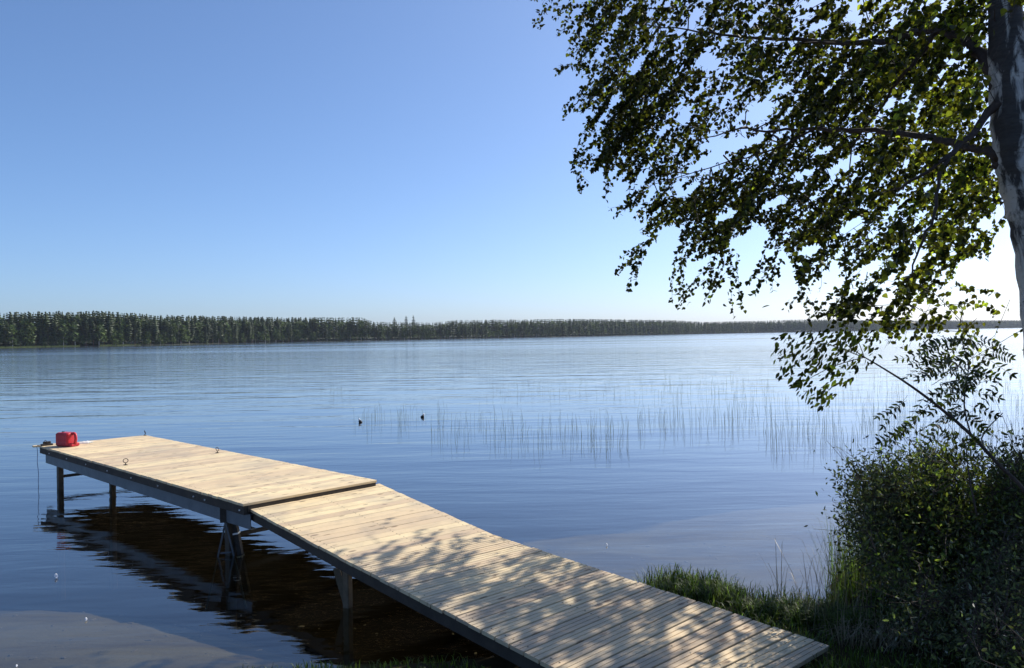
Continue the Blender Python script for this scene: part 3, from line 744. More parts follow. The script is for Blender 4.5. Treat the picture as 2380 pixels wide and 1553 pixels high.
for Lm in LIMBS[:6]:      # the heavy limbs stay clear of leaves on the camera side
    for (u0, v0, d0, _a), (u1, v1, d1, _b) in zip(Lm[:-1], Lm[1:]):
        tt = np.clip(((u - u0) * (u1 - u0) + (v - v0) * (v1 - v0)) / ((u1 - u0) ** 2 + (v1 - v0) ** 2), 0, 1)
        near = (np.hypot(u - u0 - tt * (u1 - u0), v - v0 - tt * (v1 - v0)) < 13) & (LP[:, 1] < d0 + tt * (d1 - d0) + .02)
        keep &= ~(near & (rng.random(len(u)) < .85))
LP, LD, LN = LP[keep], LD[keep], LN[keep]
TA, TBb, TRa, TRb = map(np.array, (TA, TBb, TRa, TRb))
um, vm = project((TA + TBb) / 2); km = (mask(um, vm) > 2.2) | (np.arange(len(um)) >= len(um) - len(SPRAYS) * 3 * 6)
print('birch leaves', len(LP), 'inside', int((inside & keep).sum()), 'twigs', km.sum())
segs_mesh('twigs', rel(TA[km]), rel(TBb[km]), TRa[km], TRb[km], M['twig'], birch, 4)
uu_, vv_ = project(LP); sun_toned = rng.random(len(LP)) < np.clip((uu_ - 1900) / 380, .03, .75)  # share of the painted-sunlight leaves grows towards the trunk
leaves('foliage', rel(LP[~sun_toned]), LD[~sun_toned], LN[~sun_toned], rng.uniform(.037, .058, (~sun_toned).sum()), 'birch', M['leaf'], birch)
leaves('sun_toned_foliage', rel(LP[sun_toned]), LD[sun_toned], LN[sun_toned], rng.uniform(.040, .062, sun_toned.sum()), 'birch', M['leafy'], birch)

# ------------------------------------------------------------------ leaning sapling in front of the bush
sb = at(2480, 1420, 5.0); sb.z = float(ground_z(sb.x, sb.y))
sap = empty('leaning_sapling', sb); tag(sap, 'thin leaning sapling with narrow leaflets reaching out over the bush towards the reeds', 'tree')
stem = [(2440, 1250, 5.0, .016), (2379, 1140, 5.05, .0135), (2320, 1080, 5.1, .0125), (2255, 1010, 5.15, .0115), (2180, 945, 5.2, .0105), (2110, 893, 5.25, .008), (2050, 855, 5.3, .006), (2000, 825, 5.35, .004), (1965, 800, 5.4, .0025)]
sp, sr_ = spline([sb] + [at(u, v, D) for u, v, D, r in stem], [.022] + [r for *_, r in stem], 5)
mb = MB(sb); mb.tube(sp, sr_, 8); mb.build('stem', M['twig'], sap, True)
mb = MB(sb)
for L_ in ([(2256, 1012, 5.15, .006), (2240, 940, 5.2, .005), (2250, 850, 5.25, .004), (2235, 780, 5.3, .003), (2270, 740, 5.3, .0015)], [(2248, 870, 5.25, .0035), (2200, 830, 5.3, .0025), (2160, 815, 5.35, .0015)], [(2245, 900, 5.25, .003), (2300, 860, 5.3, .002), (2330, 850, 5.35, .0012)],
           [(2270, 1200, 5.0, .006), (2252, 1110, 5.05, .005), (2245, 1045, 5.1, .003)],
           [(2320, 1080, 5.1, .006), (2280, 1020, 5.2, .005), (2330, 960, 5.4, .003)],
           [(2008, 830, 5.35, .003), (1985, 770, 5.3, .002)],
           [(2010, 830, 5.35, .004), (1940, 850, 5.3, .003), (1880, 880, 5.25, .002)],
           [(2010, 832, 5.35, .004), (1920, 800, 5.35, .003), (1850, 800, 5.3, .002)]):
    sp, sr_ = spline([at(u, v, D) for u, v, D, r in L_], [r for *_, r in L_], 4); mb.tube(sp, sr_, 5)
mb.build('twigs', M['twig'], sap, True)
lp, ld_, ln_, ls = [], [], [], []; ra_, rb_ = [], []
def pinnate(u, v, D, du, dv, n=6, L_=.055):
    a = np.array(at(u, v, D)); b = np.array(at(u + du, v + dv, D + random.uniform(-.12, .12))); ax = unit(b - a); ra_.append(a); rb_.append(b)
    side = unit(np.cross(ax, rng.normal(0, 1, 3) + np.array([0, -1.2, .6])))
    nrm = np.cross(ax, side)
    for k in range(1, n + 1):
        p = a + (b - a) * (k / n)
        for s_ in (-1, 1):
            lp.append(p); ld_.append(unit(side * s_ + ax * .45 + rng.normal(0, .12, 3) + np.array([0, 0, -.15]))); ln_.append(nrm + rng.normal(0, .25, 3)); ls.append(L_ * random.uniform(.75, 1.1))
    lp.append(b); ld_.append(ax); ln_.append(nrm); ls.append(L_)
for (u, v) in ((2300, 800), (2270, 780), (2240, 790), (2200, 800), (2170, 830), (2290, 850), (2220, 830), (2190, 860), (2310, 880), (2260, 900), (2230, 910)):
    for k in range(3): pinnate(u + random.gauss(0, 16), v + random.gauss(0, 12), 5.35 + random.gauss(0, .2), random.choice((-1, -1, -1, 1)) * random.uniform(30, 80), random.uniform(10, 65), random.choice((5, 6, 7)), .045)
for (u, v) in ((2170, 900), (2140, 920), (2175, 930), (2200, 960), (2140, 960), (2100, 930), (2120, 950), (2190, 985), (2150, 1000), (2100, 985)):
    pinnate(u + random.gauss(0, 12), v - 8 + random.gauss(0, 10), 5.2 + random.gauss(0, .15), random.uniform(-85, -40), random.uniform(25, 75), random.choice((5, 6, 7)), .048)
for (u, v) in ((2240, 940), (2250, 900), (2240, 860), (2235, 820), (2250, 960), (2235, 880), (2215, 845)):
    for k in range(3): pinnate(u + random.gauss(0, 15), v + random.gauss(0, 12), 5.25 + random.gauss(0, .15), random.choice((-1, -1, 1)) * random.uniform(30, 85), random.uniform(5, 60), random.choice((5, 6, 7)), .048)
for (u, v) in ((2250, 1030), (2230, 1040), (2270, 1040), (2240, 1010), (2200, 1060), (2180, 1050), (2150, 1060)):
    for k in range(2): pinnate(u + random.gauss(0, 15), v + random.gauss(0, 10), 5.15 + random.gauss(0, .15), random.uniform(-80, 80), random.uniform(-20, 40), 5, .042)
segs_mesh('leaf_stalks', np.array(ra_) - np.array(sb), np.array(rb_) - np.array(sb), np.full(len(ra_), .0014), np.full(len(ra_), .001), M['twig'], sap)
leaves('leaflets', np.array(lp) - np.array(sb), ld_, ln_, ls, 'long', M['leaf2'], sap)
# broad leaves at the tip
lp, ld_, ln_, ls = [], [], [], []
for _ in range(430):
    while True:
        u, v = random.uniform(1800, 2045), random.uniform(765, 965)
        # hanging fan, denser at the upper left
        if v < 955 - abs(u - 1905) * .9 and v > 765 + max(0, 1860 - u) * .25 and not (u > 1985 and v > 860) and random.random() < (1.0 if u < 2000 else .45): break
    lp.append(np.array(at(u, v, 5.3 + random.gauss(0, .13)))); ld_.append(unit(np.array([-.55, 0, -.85]) + rng.normal(0, .42, 3))); ln_.append(rng.normal(0, 1, 3) + np.array([0, -1, .5])); ls.append(random.choice((random.uniform(.03, .05), random.uniform(.04, .068))))
leaves('broad_leaves', np.array(lp) - np.array(sb), ld_, ln_, ls, 'oval', M['leaf2'], sap)

# ------------------------------------------------------------------ shrubs
def shrub(name, label, base, targets, nst, nl, lsz, mat, tpl='long', spread=.10):
    targets = [(a + 10, b_ + 18, c, d, e) for a, b_, c, d, e in targets]
    b = Vector(base); b.z = float(ground_z(b.x, b.y)); root = empty(name, b); tag(root, label, 'shrub', 'shrubs on the bank under the birch')
    A, B, Ra, Rb = [], [], [], []; lp, ld_, ln_ = [], [], []
    tips = []
    for k in range(nst):
        u, v, D, su, sv = random.choice(targets); e = np.array(at(u + random.uniform(-su, su), v + random.uniform(-sv, sv), D + random.gauss(0, .28)))
        s0 = np.array(b) + rng.normal(0, .16, 3) * [1, 1, 0]; L_ = np.linalg.norm(e - s0); p = s0
        n = 7; bend = rng.normal(0, .08 * L_, 3) + np.array([0, 0, .15 * L_]); prev = s0
        for i in range(1, n + 1):
            t = i / n; q = s0 + (e - s0) * t + bend * 4 * t * (1 - t) * .6
            A.append(prev); B.append(q); Ra.append(.006 * (1 - .75 * (i - 1) / n)); Rb.append(.006 * (1 - .75 * i / n))
            if t > .25:
                m_ = int(nl / nst / (n * .75)) + 1
                for _ in range(m_):
                    tt = random.random(); pp = prev + (q - prev) * tt + rng.normal(0, spread, 3) * (.6 + .5 * t); lp.append(pp)
                    ld_.append(unit(unit(q - prev) * .5 + rng.normal(0, .55, 3))); ln_.append(rng.normal(0, 1, 3) + [0, 0, .8])
                for _ in range(3):
                    c = prev + (q - prev) * random.random(); A.append(c); B.append(c + rng.normal(0, spread * 1.3, 3) + [0, 0, .08]); Ra.append(.0022); Rb.append(.001)
            prev = q
    lp = np.array(lp)
    gz = ground_z(lp[:, 0], lp[:, 1]); ok = lp[:, 2] > np.maximum(gz, 0) + .03
    lp = lp[ok]; ld_ = np.array(ld_)[ok]; ln_ = np.array(ln_)[ok]
    segs_mesh('stems', np.array(A) - np.array(b), np.array(B) - np.array(b), Ra, Rb, M['twig'], root)
    leaves('foliage', lp - np.array(b), ld_, ln_, rng.uniform(lsz * .7, lsz * 1.25, len(lp)), tpl, mat, root)
    return root
shrub('willow_shrub', 'dense small-leaved bush whose round left side stands against the water', on(2110, 1370, .15), [(2050, 1110, 6.1, 60, 50), (2040, 1190, 6.0, 50, 60), (2080, 1130, 6.0, 90, 70), (2060, 1260, 5.9, 90, 60), (2130, 1190, 5.9, 90, 100), (2160, 1080, 6.1, 60, 40), (2020, 1075, 6.2, 40, 25), (2080, 1050, 6.2, 60, 25), (2000, 1150, 6.1, 25, 60)], 80, 19000, .042, M['leaf3'])
shrub('leafy_shrub', 'taller yellow-green bush behind the leaning sapling stem', on(2260, 1380, .2), [(2230, 1070, 5.7, 90, 40), (2150, 1060, 5.8, 70, 30), (2280, 1150, 5.6, 90, 80), (2200, 1190, 5.6, 80, 90), (2240, 1300, 5.3, 110, 80), (2130, 1330, 5.4, 100, 60)], 60, 12000, .042, M['leaf4'], 'oval')
shrub('willow_shrub', 'dark bush cut by the right edge below the birch trunk', on(2400, 1400, .25), [(2370, 1080, 5.6, 60, 50), (2330, 1080, 5.8, 60, 40), (2360, 1200, 5.4, 70, 80), (2400, 1300, 5.2, 90, 100), (2320, 1350, 5.0, 90, 90)], 60, 12000, .040, M['leaf3'])
shrub('low_shrub', 'low tangled brush at the foot of the dark right-hand bush', on(2280, 1500, .25), [(2200, 1420, 4.8, 110, 40), (2330, 1420, 4.6, 80, 60), (2080, 1400, 5.3, 80, 40), (2300, 1480, 4.4, 90, 40)], 45, 6000, .036, M['leaf3'])

# ------------------------------------------------------------------ grass
def grass(name, pts, hts, lean, mat, w0=.0035, kind='stuff'):
    n = len(pts); P = np.asarray(pts); h = np.asarray(hts)[:, None]
    a = rng.uniform(0, 2 * np.pi, n); dr = np.stack([np.cos(a), np.sin(a), np.zeros(n)], 1); sd = np.stack([-np.sin(a), np.cos(a), np.zeros(n)], 1)
    ln = (lean * rng.uniform(.2, 1.4, n))[:, None]; up_ = np.array([0, 0, 1.]); w_ = w0 * rng.uniform(.7, 1.4, n)[:, None]
    c1 = P + up_ * h * .45 + dr * ln * h * .18; c2 = P + up_ * h * .8 + dr * ln * h * .5; c3 = P + up_ * h * (1 - .25 * ln) + dr * ln * h
    V = np.stack([P - sd * w_, P + sd * w_, c1 - sd * w_ * .9, c1 + sd * w_ * .9, c2 - sd * w_ * .6, c2 + sd * w_ * .6, c3], 1).reshape(-1, 3)
    T = np.array([(0, 1, 3), (0, 3, 2), (2, 3, 5), (2, 5, 4), (4, 5, 6)])
    Fc = (np.arange(n)[:, None, None] * 7 + T[None]).reshape(-1, 3)
    o = mesh_from(name, V, Fc, mat); return o
def on_walk(X, Y):
    a = np.array([[stt[2][0].x, stt[2][0].y], [stt[-1][0].x, stt[-1][0].y]]); out = np.zeros(X.shape, bool)
    for i in range(len(stt) - 1):
        q = [stt[i][0], stt[i][1], stt[i + 1][1], stt[i + 1][0]]; s_ = np.ones(X.shape, bool); s2 = np.ones(X.shape, bool)
        for k in range(4):
            p, r = q[k], q[(k + 1) % 4]; c = (r.x - p.x) * (Y - p.y) - (r.y - p.y) * (X - p.x); s_ &= c > 0; s2 &= c < 0
        out |= s_ | s2
    return out
X = rng.uniform(-5, 7.5, 130000); Y = rng.uniform(2.2, 10, 130000); d = shore_d(X, Y) + .07 * wob(X, Y)
patch = .5 + .5 * np.sin(X * 2.3 + 2 * np.sin(Y * 1.9)) * np.sin(Y * 3.1 + X * 1.2)
ok = (d > .0) & (rng.random(len(X)) < (.25 + .75 * patch)) & ~on_walk(X, Y) & (Y > 3.2 - .2 * X)
X, Y, d, patch = X[ok], Y[ok], d[ok], patch[ok]
hh = rng.uniform(.04, .13, len(X)) * np.where(X < 0, .5, 1) * (.5 + 1.0 * patch) * (1 + .6 * np.exp(-(d / .5) ** 2))
go = grass('grass', np.stack([X, Y, ground_z(X, Y) - .005], 1), hh, .7, M['grass']); tag(go, 'green grass growing over the bank beside the walkway', 'grass', kind='stuff')
print('grass', len(X))
# tufts at the water's edge and by the walkway end
def tuft(label, u, v, n, r, h, mat=M['grass'], name='grass_tuft', lean=.9):
    c = on(u, v, .1); a = rng.uniform(0, 6.28, n); rr = r * np.sqrt(rng.random(n)); x = c.x + rr * np.cos(a); y = c.y + rr * .8 * np.sin(a)
    z = np.maximum(ground_z(x, y), -.1); o = grass(name, np.stack([x - c.x, y - c.y, z - .01 - z.min()], 1), rng.uniform(.4, 1, n) * h, lean, mat, .003)
    o.location = (c.x, c.y, z.min()); tag(o, label, 'grass tuft', 'grass tufts on the bank'); return o
tuft('lush grass tuft at the waterline beside the middle of the walkway', 1590, 1385, 2200, .26, .16)
tuft('rounded grass tuft right of the lush one, next to the small inlet', 1670, 1398, 2000, .22, .16)
tuft('short tuft between the walkway and the inlet', 1765, 1440, 900, .18, .16)
tuft('arching green tuft at the lower corner of the inlet', 1880, 1462, 1300, .22, .2)
tuft('pale green tuft just right of the end of the walkway', 1960, 1490, 1200, .2, .2)
tuft('bright tuft in the grass below the dark bush', 2190, 1545, 1300, .18, .2)
tuft('bright tuft nearest the lower right corner', 2270, 1540, 900, .13, .18)
tuft('tuft of dry straw-coloured grass beyond the walkway end', 2030, 1535, 260, .3, .22, M['dry'], 'dry_grass_tuft', 1.2)
tuft('sparse grass tuft poking through the last boards of the walkway', 1850, 1548, 350, .10, .12)
# dry stalks through the bushes
X = rng.uniform(2.2, 5, 700); Y = rng.uniform(4.0, 7.5, 700); d = shore_d(X, Y); ok = (d > .15) & (Y > 8.2 - 1.1 * X) ; X, Y = X[ok], Y[ok]
o = grass('dry_stalks', np.stack([X, Y, ground_z(X, Y)], 1), rng.uniform(.25, .75, len(X)), .6, M['dry'], .002); tag(o, 'dry straw stalks tangled through the bushes on the bank', 'stalks', kind='stuff')
# fine grass leaning out from bush to the water
X = rng.uniform(2.85, 3.3, 380); Y = rng.uniform(6.9, 7.8, 380); d = shore_d(X, Y); ok = (d > -.05); X, Y = X[ok], Y[ok]
o = grass('tall_grass', np.stack([X, Y, ground_z(X, Y)], 1), rng.uniform(.3, .85, len(X)), .55, M['grass'], .002); tag(o, 'tall thin grass at the water side of the bush', 'grass', kind='stuff')

# ------------------------------------------------------------------ reeds
rp = []; 
def rz(n, u0, u1, v0, v1):
    for _ in range(n):
        u, v = random.uniform(u0, u1), random.uniform(v0, v1); p = on(u, v, 0); rp.append((p.x, p.y, -.1, random.uniform(.15, .5)))
rz(16, 745, 815, 905, 935); rz(46, 820, 990, 960, 1000); rz(60, 1000, 1180, 960, 1030); rz(70, 1150, 1460, 975, 1050); rz(60, 1250, 1460, 985, 1045); rz(90, 2020, 2379, 850, 1010); rz(60, 1600, 2100, 900, 960)
rz(45, 1130, 1300, 885, 930); rz(70, 1300, 1560, 875, 930); rz(110, 1480, 1720, 960, 1010); rz(90, 1540, 1800, 880, 930); rz(110, 1700, 1960, 930, 1010)
rz(80, 1780, 2000, 1000, 1050); rz(190, 1950, 2379, 860, 960); rz(170, 2000, 2379, 960, 1040); rz(60, 1500, 2379, 850, 880); rz(80, 2100, 2500, 840, 1040)
A, B, C_ = [], [], []
for x, y, z, h in rp:
    if random.random() < .0: continue
    dx = random.gauss(0, .07) * h; dy = random.gauss(0, .07) * h
    A += [(x, y, z), (x + dx * .4, y, h * .55)]; B += [(x + dx * .4, y, h * .55), (x + dx * 1.4, y + dy, h)]; C_ += [.0036, .0030]
C_ = np.array(C_) * .9
ro = segs_mesh('reeds', A, B, C_, C_ * .75, M['reed'], None, 3); tag(ro, 'sparse green rushes standing in the open shallow water', 'reeds', kind='stuff')
print('reeds', len(rp))

# floats
def fl(u, v, label, flip):
    p = on(u, v, 0); e = empty('net_float', p); tag(e, label, 'float', 'small dark floats among the rushes')
    mb = MB(p); pr = [(-.02, .025), (0, .045), (.025, .05), (.048, .038), (.07, .015)]
    V = []; n = 12
    for z_, r in pr:
        for k in range(n): V.append(p + Vector((r * 1.15 * math.cos(k * math.tau / n) + flip * z_ * .3, r * math.sin(k * math.tau / n), z_)))
    Fc = [(i * n + k, i * n + (k + 1) % n, (i + 1) * n + (k + 1) % n, (i + 1) * n + k) for i in range(4) for k in range(n)] + [tuple(reversed(range(n))), tuple(range(4 * n, 5 * n))]
    mb.add(V, Fc); mb.build('body', M['black'], e, True)
    mb = MB(p); q = p + Vector((flip * .035, 0, .068)); mb.tube([q, q + Vector((flip * .01, 0, .035)), q + Vector((flip * .02, 0, .05))], [.024, .026, .01], 8); mb.build('knob', M['white'], e, True)
fl(838, 982, 'small dark float left of the rushes, nearer the platform', -1); fl(981, 970, 'small dark float with a pale knob, right of the other one', 1)
def feather(u, v, s_, label):
    p = on(u, v, .004); V = []; Fc = []
    n = 7
    for i in range(n):
        t = i / (n - 1); w_ = s_ * .28 * math.sin(math.pi * min(1, t * .9 + .08)); zc = s_ * .9 * t ** 1.6 * .7
        c = p + Vector((-.25 * s_ * t, .2 * s_ * t, zc)); V += [c + Vector((-w_, 0, w_ * .4)), c + Vector((0, 0, 0)), c + Vector((w_, .01, w_ * .4))]
    for i in range(n - 1): Fc += [(3 * i, 3 * i + 1, 3 * i + 4, 3 * i + 3), (3 * i + 1, 3 * i + 2, 3 * i + 5, 3 * i + 4)]
    mb = MB(p); mb.add(V, Fc); o = mb.build('feather', M['feather'], None, True); tag(o, label, 'feather', 'white feathers floating on the lake')
feather(131, 1343, .065, 'upright white feather floating off the front of the platform'); feather(200, 1442, .035, 'tiny white feather lying flat over the sandy shallows'); feather(1411, 1268, .04, 'tiny white feather on the water right of the walkway'); feather(38, 1550, .022, 'white speck of down nearest the lower left corner')
for (u, v, s_, lb) in ((27, 1600, .03, 'dark pebble on the sand at the lower left corner'), (38, 1570, .03, 'small dark pebble near the lower left corner'), (300, 1555, .05, 'dark stone on the sand at the lower edge')):
    p = on(u, v, 0); p = Vector((p.x, p.y, float(ground_z(p.x, p.y)) + s_ * .2))
    me = MB(p); V = []; n, k_ = 10, 6
    for j in range(1, k_):
        for i in range(n):
            a, b = i * math.tau / n, math.pi * j / k_; r = s_ * (1 + .18 * math.sin(3 * a + j)); V.append(p + Vector((r * math.cos(a) * math.sin(b) * 1.3, r * math.sin(a) * math.sin(b), r * .6 * math.cos(b))))
    Fc = [(j * n + i, (j + 1) * n + i, (j + 1) * n + (i + 1) % n, j * n + (i + 1) % n) for j in range(k_ - 2) for i in range(n)] + [tuple(range(n)), tuple(reversed(range((k_ - 2) * n, (k_ - 1) * n)))]
    me.add(V, Fc); o = me.build('stone', M['stone'], None, True); tag(o, lb, 'stone')

# ------------------------------------------------------------------ far shore
FS = [(-700, 330), (-300, 350), (0, 389), (250, 425), (672, 557), (1009, 640), (1345, 780), (1634, 1000), (1760, 1110), (1922, 1180), (2100, 1450), (2379, 1750), (2700, 2100)]
fsx = np.array([at(u, 780, D).x for u, D in FS]); fsy = np.array([D for u, D in FS])
cum = np.concatenate([[0], np.cumsum(np.hypot(np.diff(fsx), np.diff(fsy)))])
def fs(s): return np.interp(s, cum, fsx), np.interp(s, cum, fsy)
def fnrm(s):
    x0, y0 = fs(s - 8); x1, y1 = fs(s + 8); dx, dy = x1 - x0, y1 - y0; l = np.hypot(dx, dy) + 1e-9; return -dy / l, dx / l
def farz(o): return np.clip(.04 * o, -1.0, .5) + .05 * np.clip(o - 4, 0, 200)
ss = np.arange(0, cum[-1], 9.0); offs = np.array([-8, -2, 0, 2.5, 6, 12, 30, 80, 220])
V = []
for s_ in ss:
    x, y = fs(s_); nxx, nyy = fnrm(s_); wv = 1.6 * math.sin(s_ * .05) + .9 * math.sin(s_ * .17)
    for o_ in offs: V.append((x + nxx * (o_ + wv), y + nyy * (o_ + wv), float(farz(o_)) + (.0 if o_ < 0 else .15)))
k = len(offs); Fc = [(i * k + j, (i + 1) * k + j, (i + 1) * k + j + 1, i * k + j + 1) for i in range(len(ss) - 1) for j in range(k - 1)]
fo = mesh_from('far_shore', V, Fc, M['farground'], smooth=True); tag(fo, kind='structure')

def conifer_arr(seed, H=18, base=.05, width=.12, tiers=16, per=6, pine=False):
    r = random.Random(seed); V = []; T = []
    for t in range(tiers):
        f = t / (tiers - 1); z = H * (base + (1 - base) * f)
        rad_ = H * width * ((1 - f) ** .8 * .95 + .05) if not pine else H * width * (.08 + 1.15 * math.sin(math.pi * min(1, .15 + .82 * f)) ** .8)
        rad_ *= r.uniform(.75, 1.2)
        for p_ in range(per):
            a = math.tau * (p_ + r.random()) / per; L_ = rad_ * r.uniform(.65, 1.15); w_ = L_ * .42 + .12; dz = -.28 * L_ if not pine else .15 * L_
            c, s_ = math.cos(a), math.sin(a); b = len(V)
            V += [(0, 0, z + .35), (c * L_ * .6 - s_ * w_, s_ * L_ * .6 + c * w_, z + dz * .6), (c * L_, s_ * L_, z + dz), (c * L_ * .6 + s_ * w_, s_ * L_ * .6 - c * w_, z + dz * .6 - .35), (c * L_ * .2, s_ * L_ * .2, z - H * .035)]
            T += [(b, b + 1, b + 2), (b, b + 2, b + 3), (b + 1, b + 4, b + 2), (b + 4, b + 3, b + 2)]
    b = len(V); V += [(0, 0, H * 1.0), (.25, 0, H * .93), (-.2, .2, H * .93), (-.15, -.2, H * .93)]; T += [(b, b + 1, b + 2), (b, b + 2, b + 3), (b, b + 3, b + 1)]
    return np.array(V), np.array(T)
def broad_arr(seed, H=14, n=150, wd=.22):
    r = random.Random(seed); V = []; T = []; lobes = [(r.uniform(-.5, .5) * wd * H, r.uniform(-.5, .5) * wd * H, H * r.uniform(.25, .85), H * wd * r.uniform(.5, .8)) for _ in range(6)] + [(0, 0, H * .86, H * .13)]
    for _ in range(n):
        x, y, z, q = r.choice(lobes); a, b_ = r.uniform(0, 6.28), math.acos(r.uniform(-1, 1)); p = np.array([x + q * math.sin(b_) * math.cos(a), y + q * math.sin(b_) * math.sin(a), z + q * 1.15 * math.cos(b_)])
        b = len(V)
        for _ in range(3): V.append(tuple(p + np.array([r.gauss(0, .8), r.gauss(0, .8), r.gauss(0, .6)])))
        T.append((b, b + 1, b + 2))
    return np.array(V), np.array(T)
VAR = [conifer_arr(i) for i in range(4)] + [conifer_arr(20 + i, 18, .25, .11, 12, 7, True) for i in range(3)] + [broad_arr(30 + i, 14, 190) for i in range(3)]
LOW = [conifer_arr(i, 18, .05, .13, 9, 4) for i in range(4)] + [conifer_arr(20 + i, 18, .2, .12, 8, 5, True) for i in range(3)] + [broad_arr(30 + i, 14, 90) for i in range(3)]
def top_h(u):   # wanted treetop height by bearing (metres), from the outline of the wood
    return np.interp(u, [-700, 0, 120, 230, 380, 520, 760, 840, 870, 1000, 1060, 1350, 1560, 1640, 1850, 2379], [17, 18, 18.6, 19, 17.4, 17.5, 17.6, 17.6, 14, 13.5, 15.5, 17.5, 17, 15, 18, 17])
protos = []
for i, (v_, t_) in enumerate(VAR):
    kind_ = 'spruce_tree' if i < 4 else 'pine_tree' if i < 7 else 'birch_tree'
    mec = bpy.data.meshes.new('crown'); mec.from_pydata([tuple(p) for p in v_], [], [tuple(int(a) for a in q) for q in t_]); mec.materials.append(M['needles'] if i < 7 else M['broad'])
    mb = MB(); Ht = 18 if i < 7 else 14; mb.tube([(0, 0, -.5), (0.05, 0, Ht * .5), (0, 0, Ht * .93)], [.2, .14, .03], 6); met = bpy.data.meshes.new('trunk'); met.from_pydata([tuple(p) for p in mb.v], [], mb.f); met.materials.append(M['ptrunk'] if i < 7 else M['bark'])
    protos.append((kind_, mec, met))
u_of = lambda x, y: CW / 2 + F * x / y
front = 0; cls = []
LBL = {'spruce_tree': 'narrow dark spruce in the front row of the far wood', 'pine_tree': 'pine with a high open crown in the front row of the far wood', 'birch_tree': 'pale green round-crowned broadleaf at the edge of the far wood'}
def far_tree(i, x, y, z, sc, label, group):
    kd, mec, met = protos[i]; e = empty(kd, (x, y, z)); e.scale = (sc * random.uniform(.9, 1.15),) * 2 + (sc,); e.rotation_euler.z = random.uniform(0, 6.28)
    tag(e, label, 'tree', group)
    for nm, md in (('crown', mec), ('trunk', met)):
        o = bpy.data.objects.new(nm, md); COL.objects.link(o); o.parent = e
for s_ in np.arange(60, cum[-1], 1.9):
    x, y = fs(s_); u = u_of(x, y)
    if u < -160: continue
    if u > 2700: break
    nx_, ny_ = fnrm(s_)
    for row in range(8):
        if row > 3 and random.random() < .25: continue
        if random.random() < .10: continue
        o_ = -.3 + row * 3.0 + random.uniform(-1.0, 1.6); px_, py_ = x + nx_ * o_ + random.uniform(-1.3, 1.3), y + ny_ * o_; uu = u_of(px_, py_)
        h = (top_h(uu) - .05 * max(0, o_ - 4)) * random.uniform(.88 if row < 4 else .93, 1.0) * (.80 if row == 0 else 1); 
        if row >= 4: h *= 1.0
        rr = random.random(); i = random.randrange(0, 4) if rr < .22 else random.randrange(4, 7) if rr < .72 else random.randrange(7, 10)
        if row == 0 and random.random() < .45: i = random.randrange(7, 10); h *= random.uniform(.4, .8)
        sc = h / 18 if i < 7 else h / 15.5 * .9
        if row <= 1 and 0 < uu < 1250 and front < 285 and s_ % 5.7 < 2:
            far_tree(i, px_, py_, float(farz(o_)), sc, LBL[protos[i][0]], 'front row ' + protos[i][0].replace('_', ' ') + 's across the lake'); front += 1
        else: cls.append((i, px_, py_, float(farz(o_)), sc))
print('far front', front, 'mass', len(cls))
for nm, sel, mt in (('forest', lambda i: i < 7, M['needles']), ('broadleaf_wood', lambda i: i >= 7, M['broad'])):
    VV, TT, b = [], [], 0
    for i, x, y, z, sc in cls:
        if not sel(i): continue
        v_, t_ = (VAR if x / y < -.25 else LOW)[i]; a = random.uniform(0, 6.28); c, s2 = math.cos(a) * sc, math.sin(a) * sc
        Vn = np.stack([v_[:, 0] * c - v_[:, 1] * s2 + x, v_[:, 0] * s2 + v_[:, 1] * c + y, v_[:, 2] * sc + z], 1); VV.append(Vn); TT.append(t_ + b); b += len(v_)
    o = mesh_from(nm, np.concatenate(VV), np.concatenate(TT), mt); tag(o, 'wall of dark conifer forest along the far shore' if nm == 'forest' else 'paler broadleaf trees scattered in the far forest', 'forest', kind='stuff')
# the trees that stand out above the outline
for u, i, hh_, D, lb in ((917, 5, 18.0, 655, 'leftmost and smallest of the three pines rising above the dip in the far treeline'), (944, 4, 19.3, 660, 'middle one of the three pines rising above the dip in the far treeline'), (961, 6, 19.6, 665, 'rightmost pine of the three above the dip, with bare trunk under its crown'), (387, 8, 17.5, 470, 'round dark broadleaf crown sticking out of the treeline at the left')):
    p = at(u, 780, D + 14); far_tree(i, p.x, p.y, .8, hh_ / 18 if i < 7 else hh_ / 15, lb, None)

# ------------------------------------------------------------------ air
HAZE = .00008
if HAZE:
    t = NT('haze_air'); pv = t.n('ShaderNodeVolumePrincipled'); pv.inputs['Color'].default_value = (.72, .82, 1, 1); pv.inputs['Density'].default_value = HAZE; pv.inputs['Anisotropy'].default_value = .3
    t.L(pv.outputs[0], t.out.inputs['Volume'])
    mb = MB(); mb.box(Vector((0, 1600, 8)), Vector((1, 0, 0)), Vector((0, 1, 0)), Z, 2900, 1800, 32); hz_ = mb.build('haze', t.m); tag(hz_, kind='stuff')

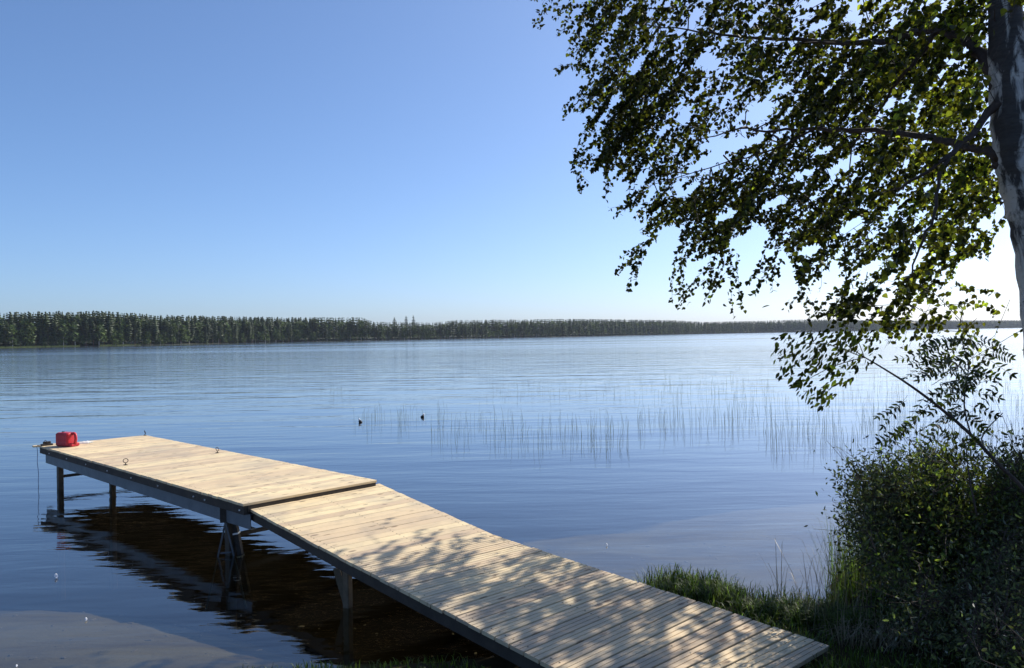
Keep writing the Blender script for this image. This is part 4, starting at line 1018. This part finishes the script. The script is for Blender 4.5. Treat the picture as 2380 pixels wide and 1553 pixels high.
# pale reed bed on the far shore at the left
A, B = [], []
for _ in range(1500):
    u = random.uniform(-60, 185) if random.random() < .8 else random.uniform(230, 330)
    p = at(u, 780, np.interp(u, [q[0] for q in FS], [q[1] for q in FS]) - random.uniform(1, 7)); A.append((p.x, p.y, -.1)); B.append((p.x + random.gauss(0, .2), p.y, random.uniform(.5, 1.0)))
M['farreed'] = mat_simple('far_reed_green', (.12, .16, .05), (.20, .24, .08), .5, .9)
o = segs_mesh('far_reeds', A, B, np.full(len(A), .07), np.full(len(A), .03), M['farreed'], None, 3); tag(o, 'pale green reed bed along the foot of the far wood at the left', 'reeds', kind='stuff')

# pale cord lying on the water by the near stand
mb = MB(on(640, 1283, .003)); pts = [on(622 + 11 * k, 1285 - 1.5 * k + .6 * math.sin(k * 1.3), .004) for k in range(11)]
mb.tube(pts, .004, 6); o = mb.build('cord', M['white'], None, True); tag(o, 'pale cord floating on the water beside the near end of the platform', 'cord')

# pebbles, sunken leaves and sticks on the sandy shallows
A, FF = [], []; b0 = 0
for _ in range(900):
    x, y = random.uniform(-7, 4.5), random.uniform(4.5, 11); d = float(shore_d(np.array(x), np.array(y)))
    if not -3.2 < d < .05: continue
    r = random.choice((.006, .009, .014)) * random.uniform(.7, 1.5); z = float(ground_z(x, y)); k = 6; ph = random.random() * 6
    st_ = random.uniform(1, 2.6); ca_, sa_ = math.cos(ph), math.sin(ph)
    for lv, (rr, hh_) in enumerate(((1, 0), (.8, .55), (0, .8))):
        for i in range(k if lv < 2 else 1):
            a = i * math.tau / k; px, py = r * rr * math.cos(a) * st_, r * rr * math.sin(a); A.append((x + px * ca_ - py * sa_, y + px * sa_ + py * ca_, z + r * hh_ * .8))
    for i in range(k): j = (i + 1) % k; FF += [(b0 + i, b0 + j, b0 + k + j, b0 + k + i), (b0 + k + i, b0 + k + j, b0 + 2 * k)]
    b0 += 2 * k + 1
o = mesh_from('pebbles', A, FF, M['stone']); tag(o, 'small dark pebbles scattered over the sandy shallows', 'pebbles', kind='stuff')
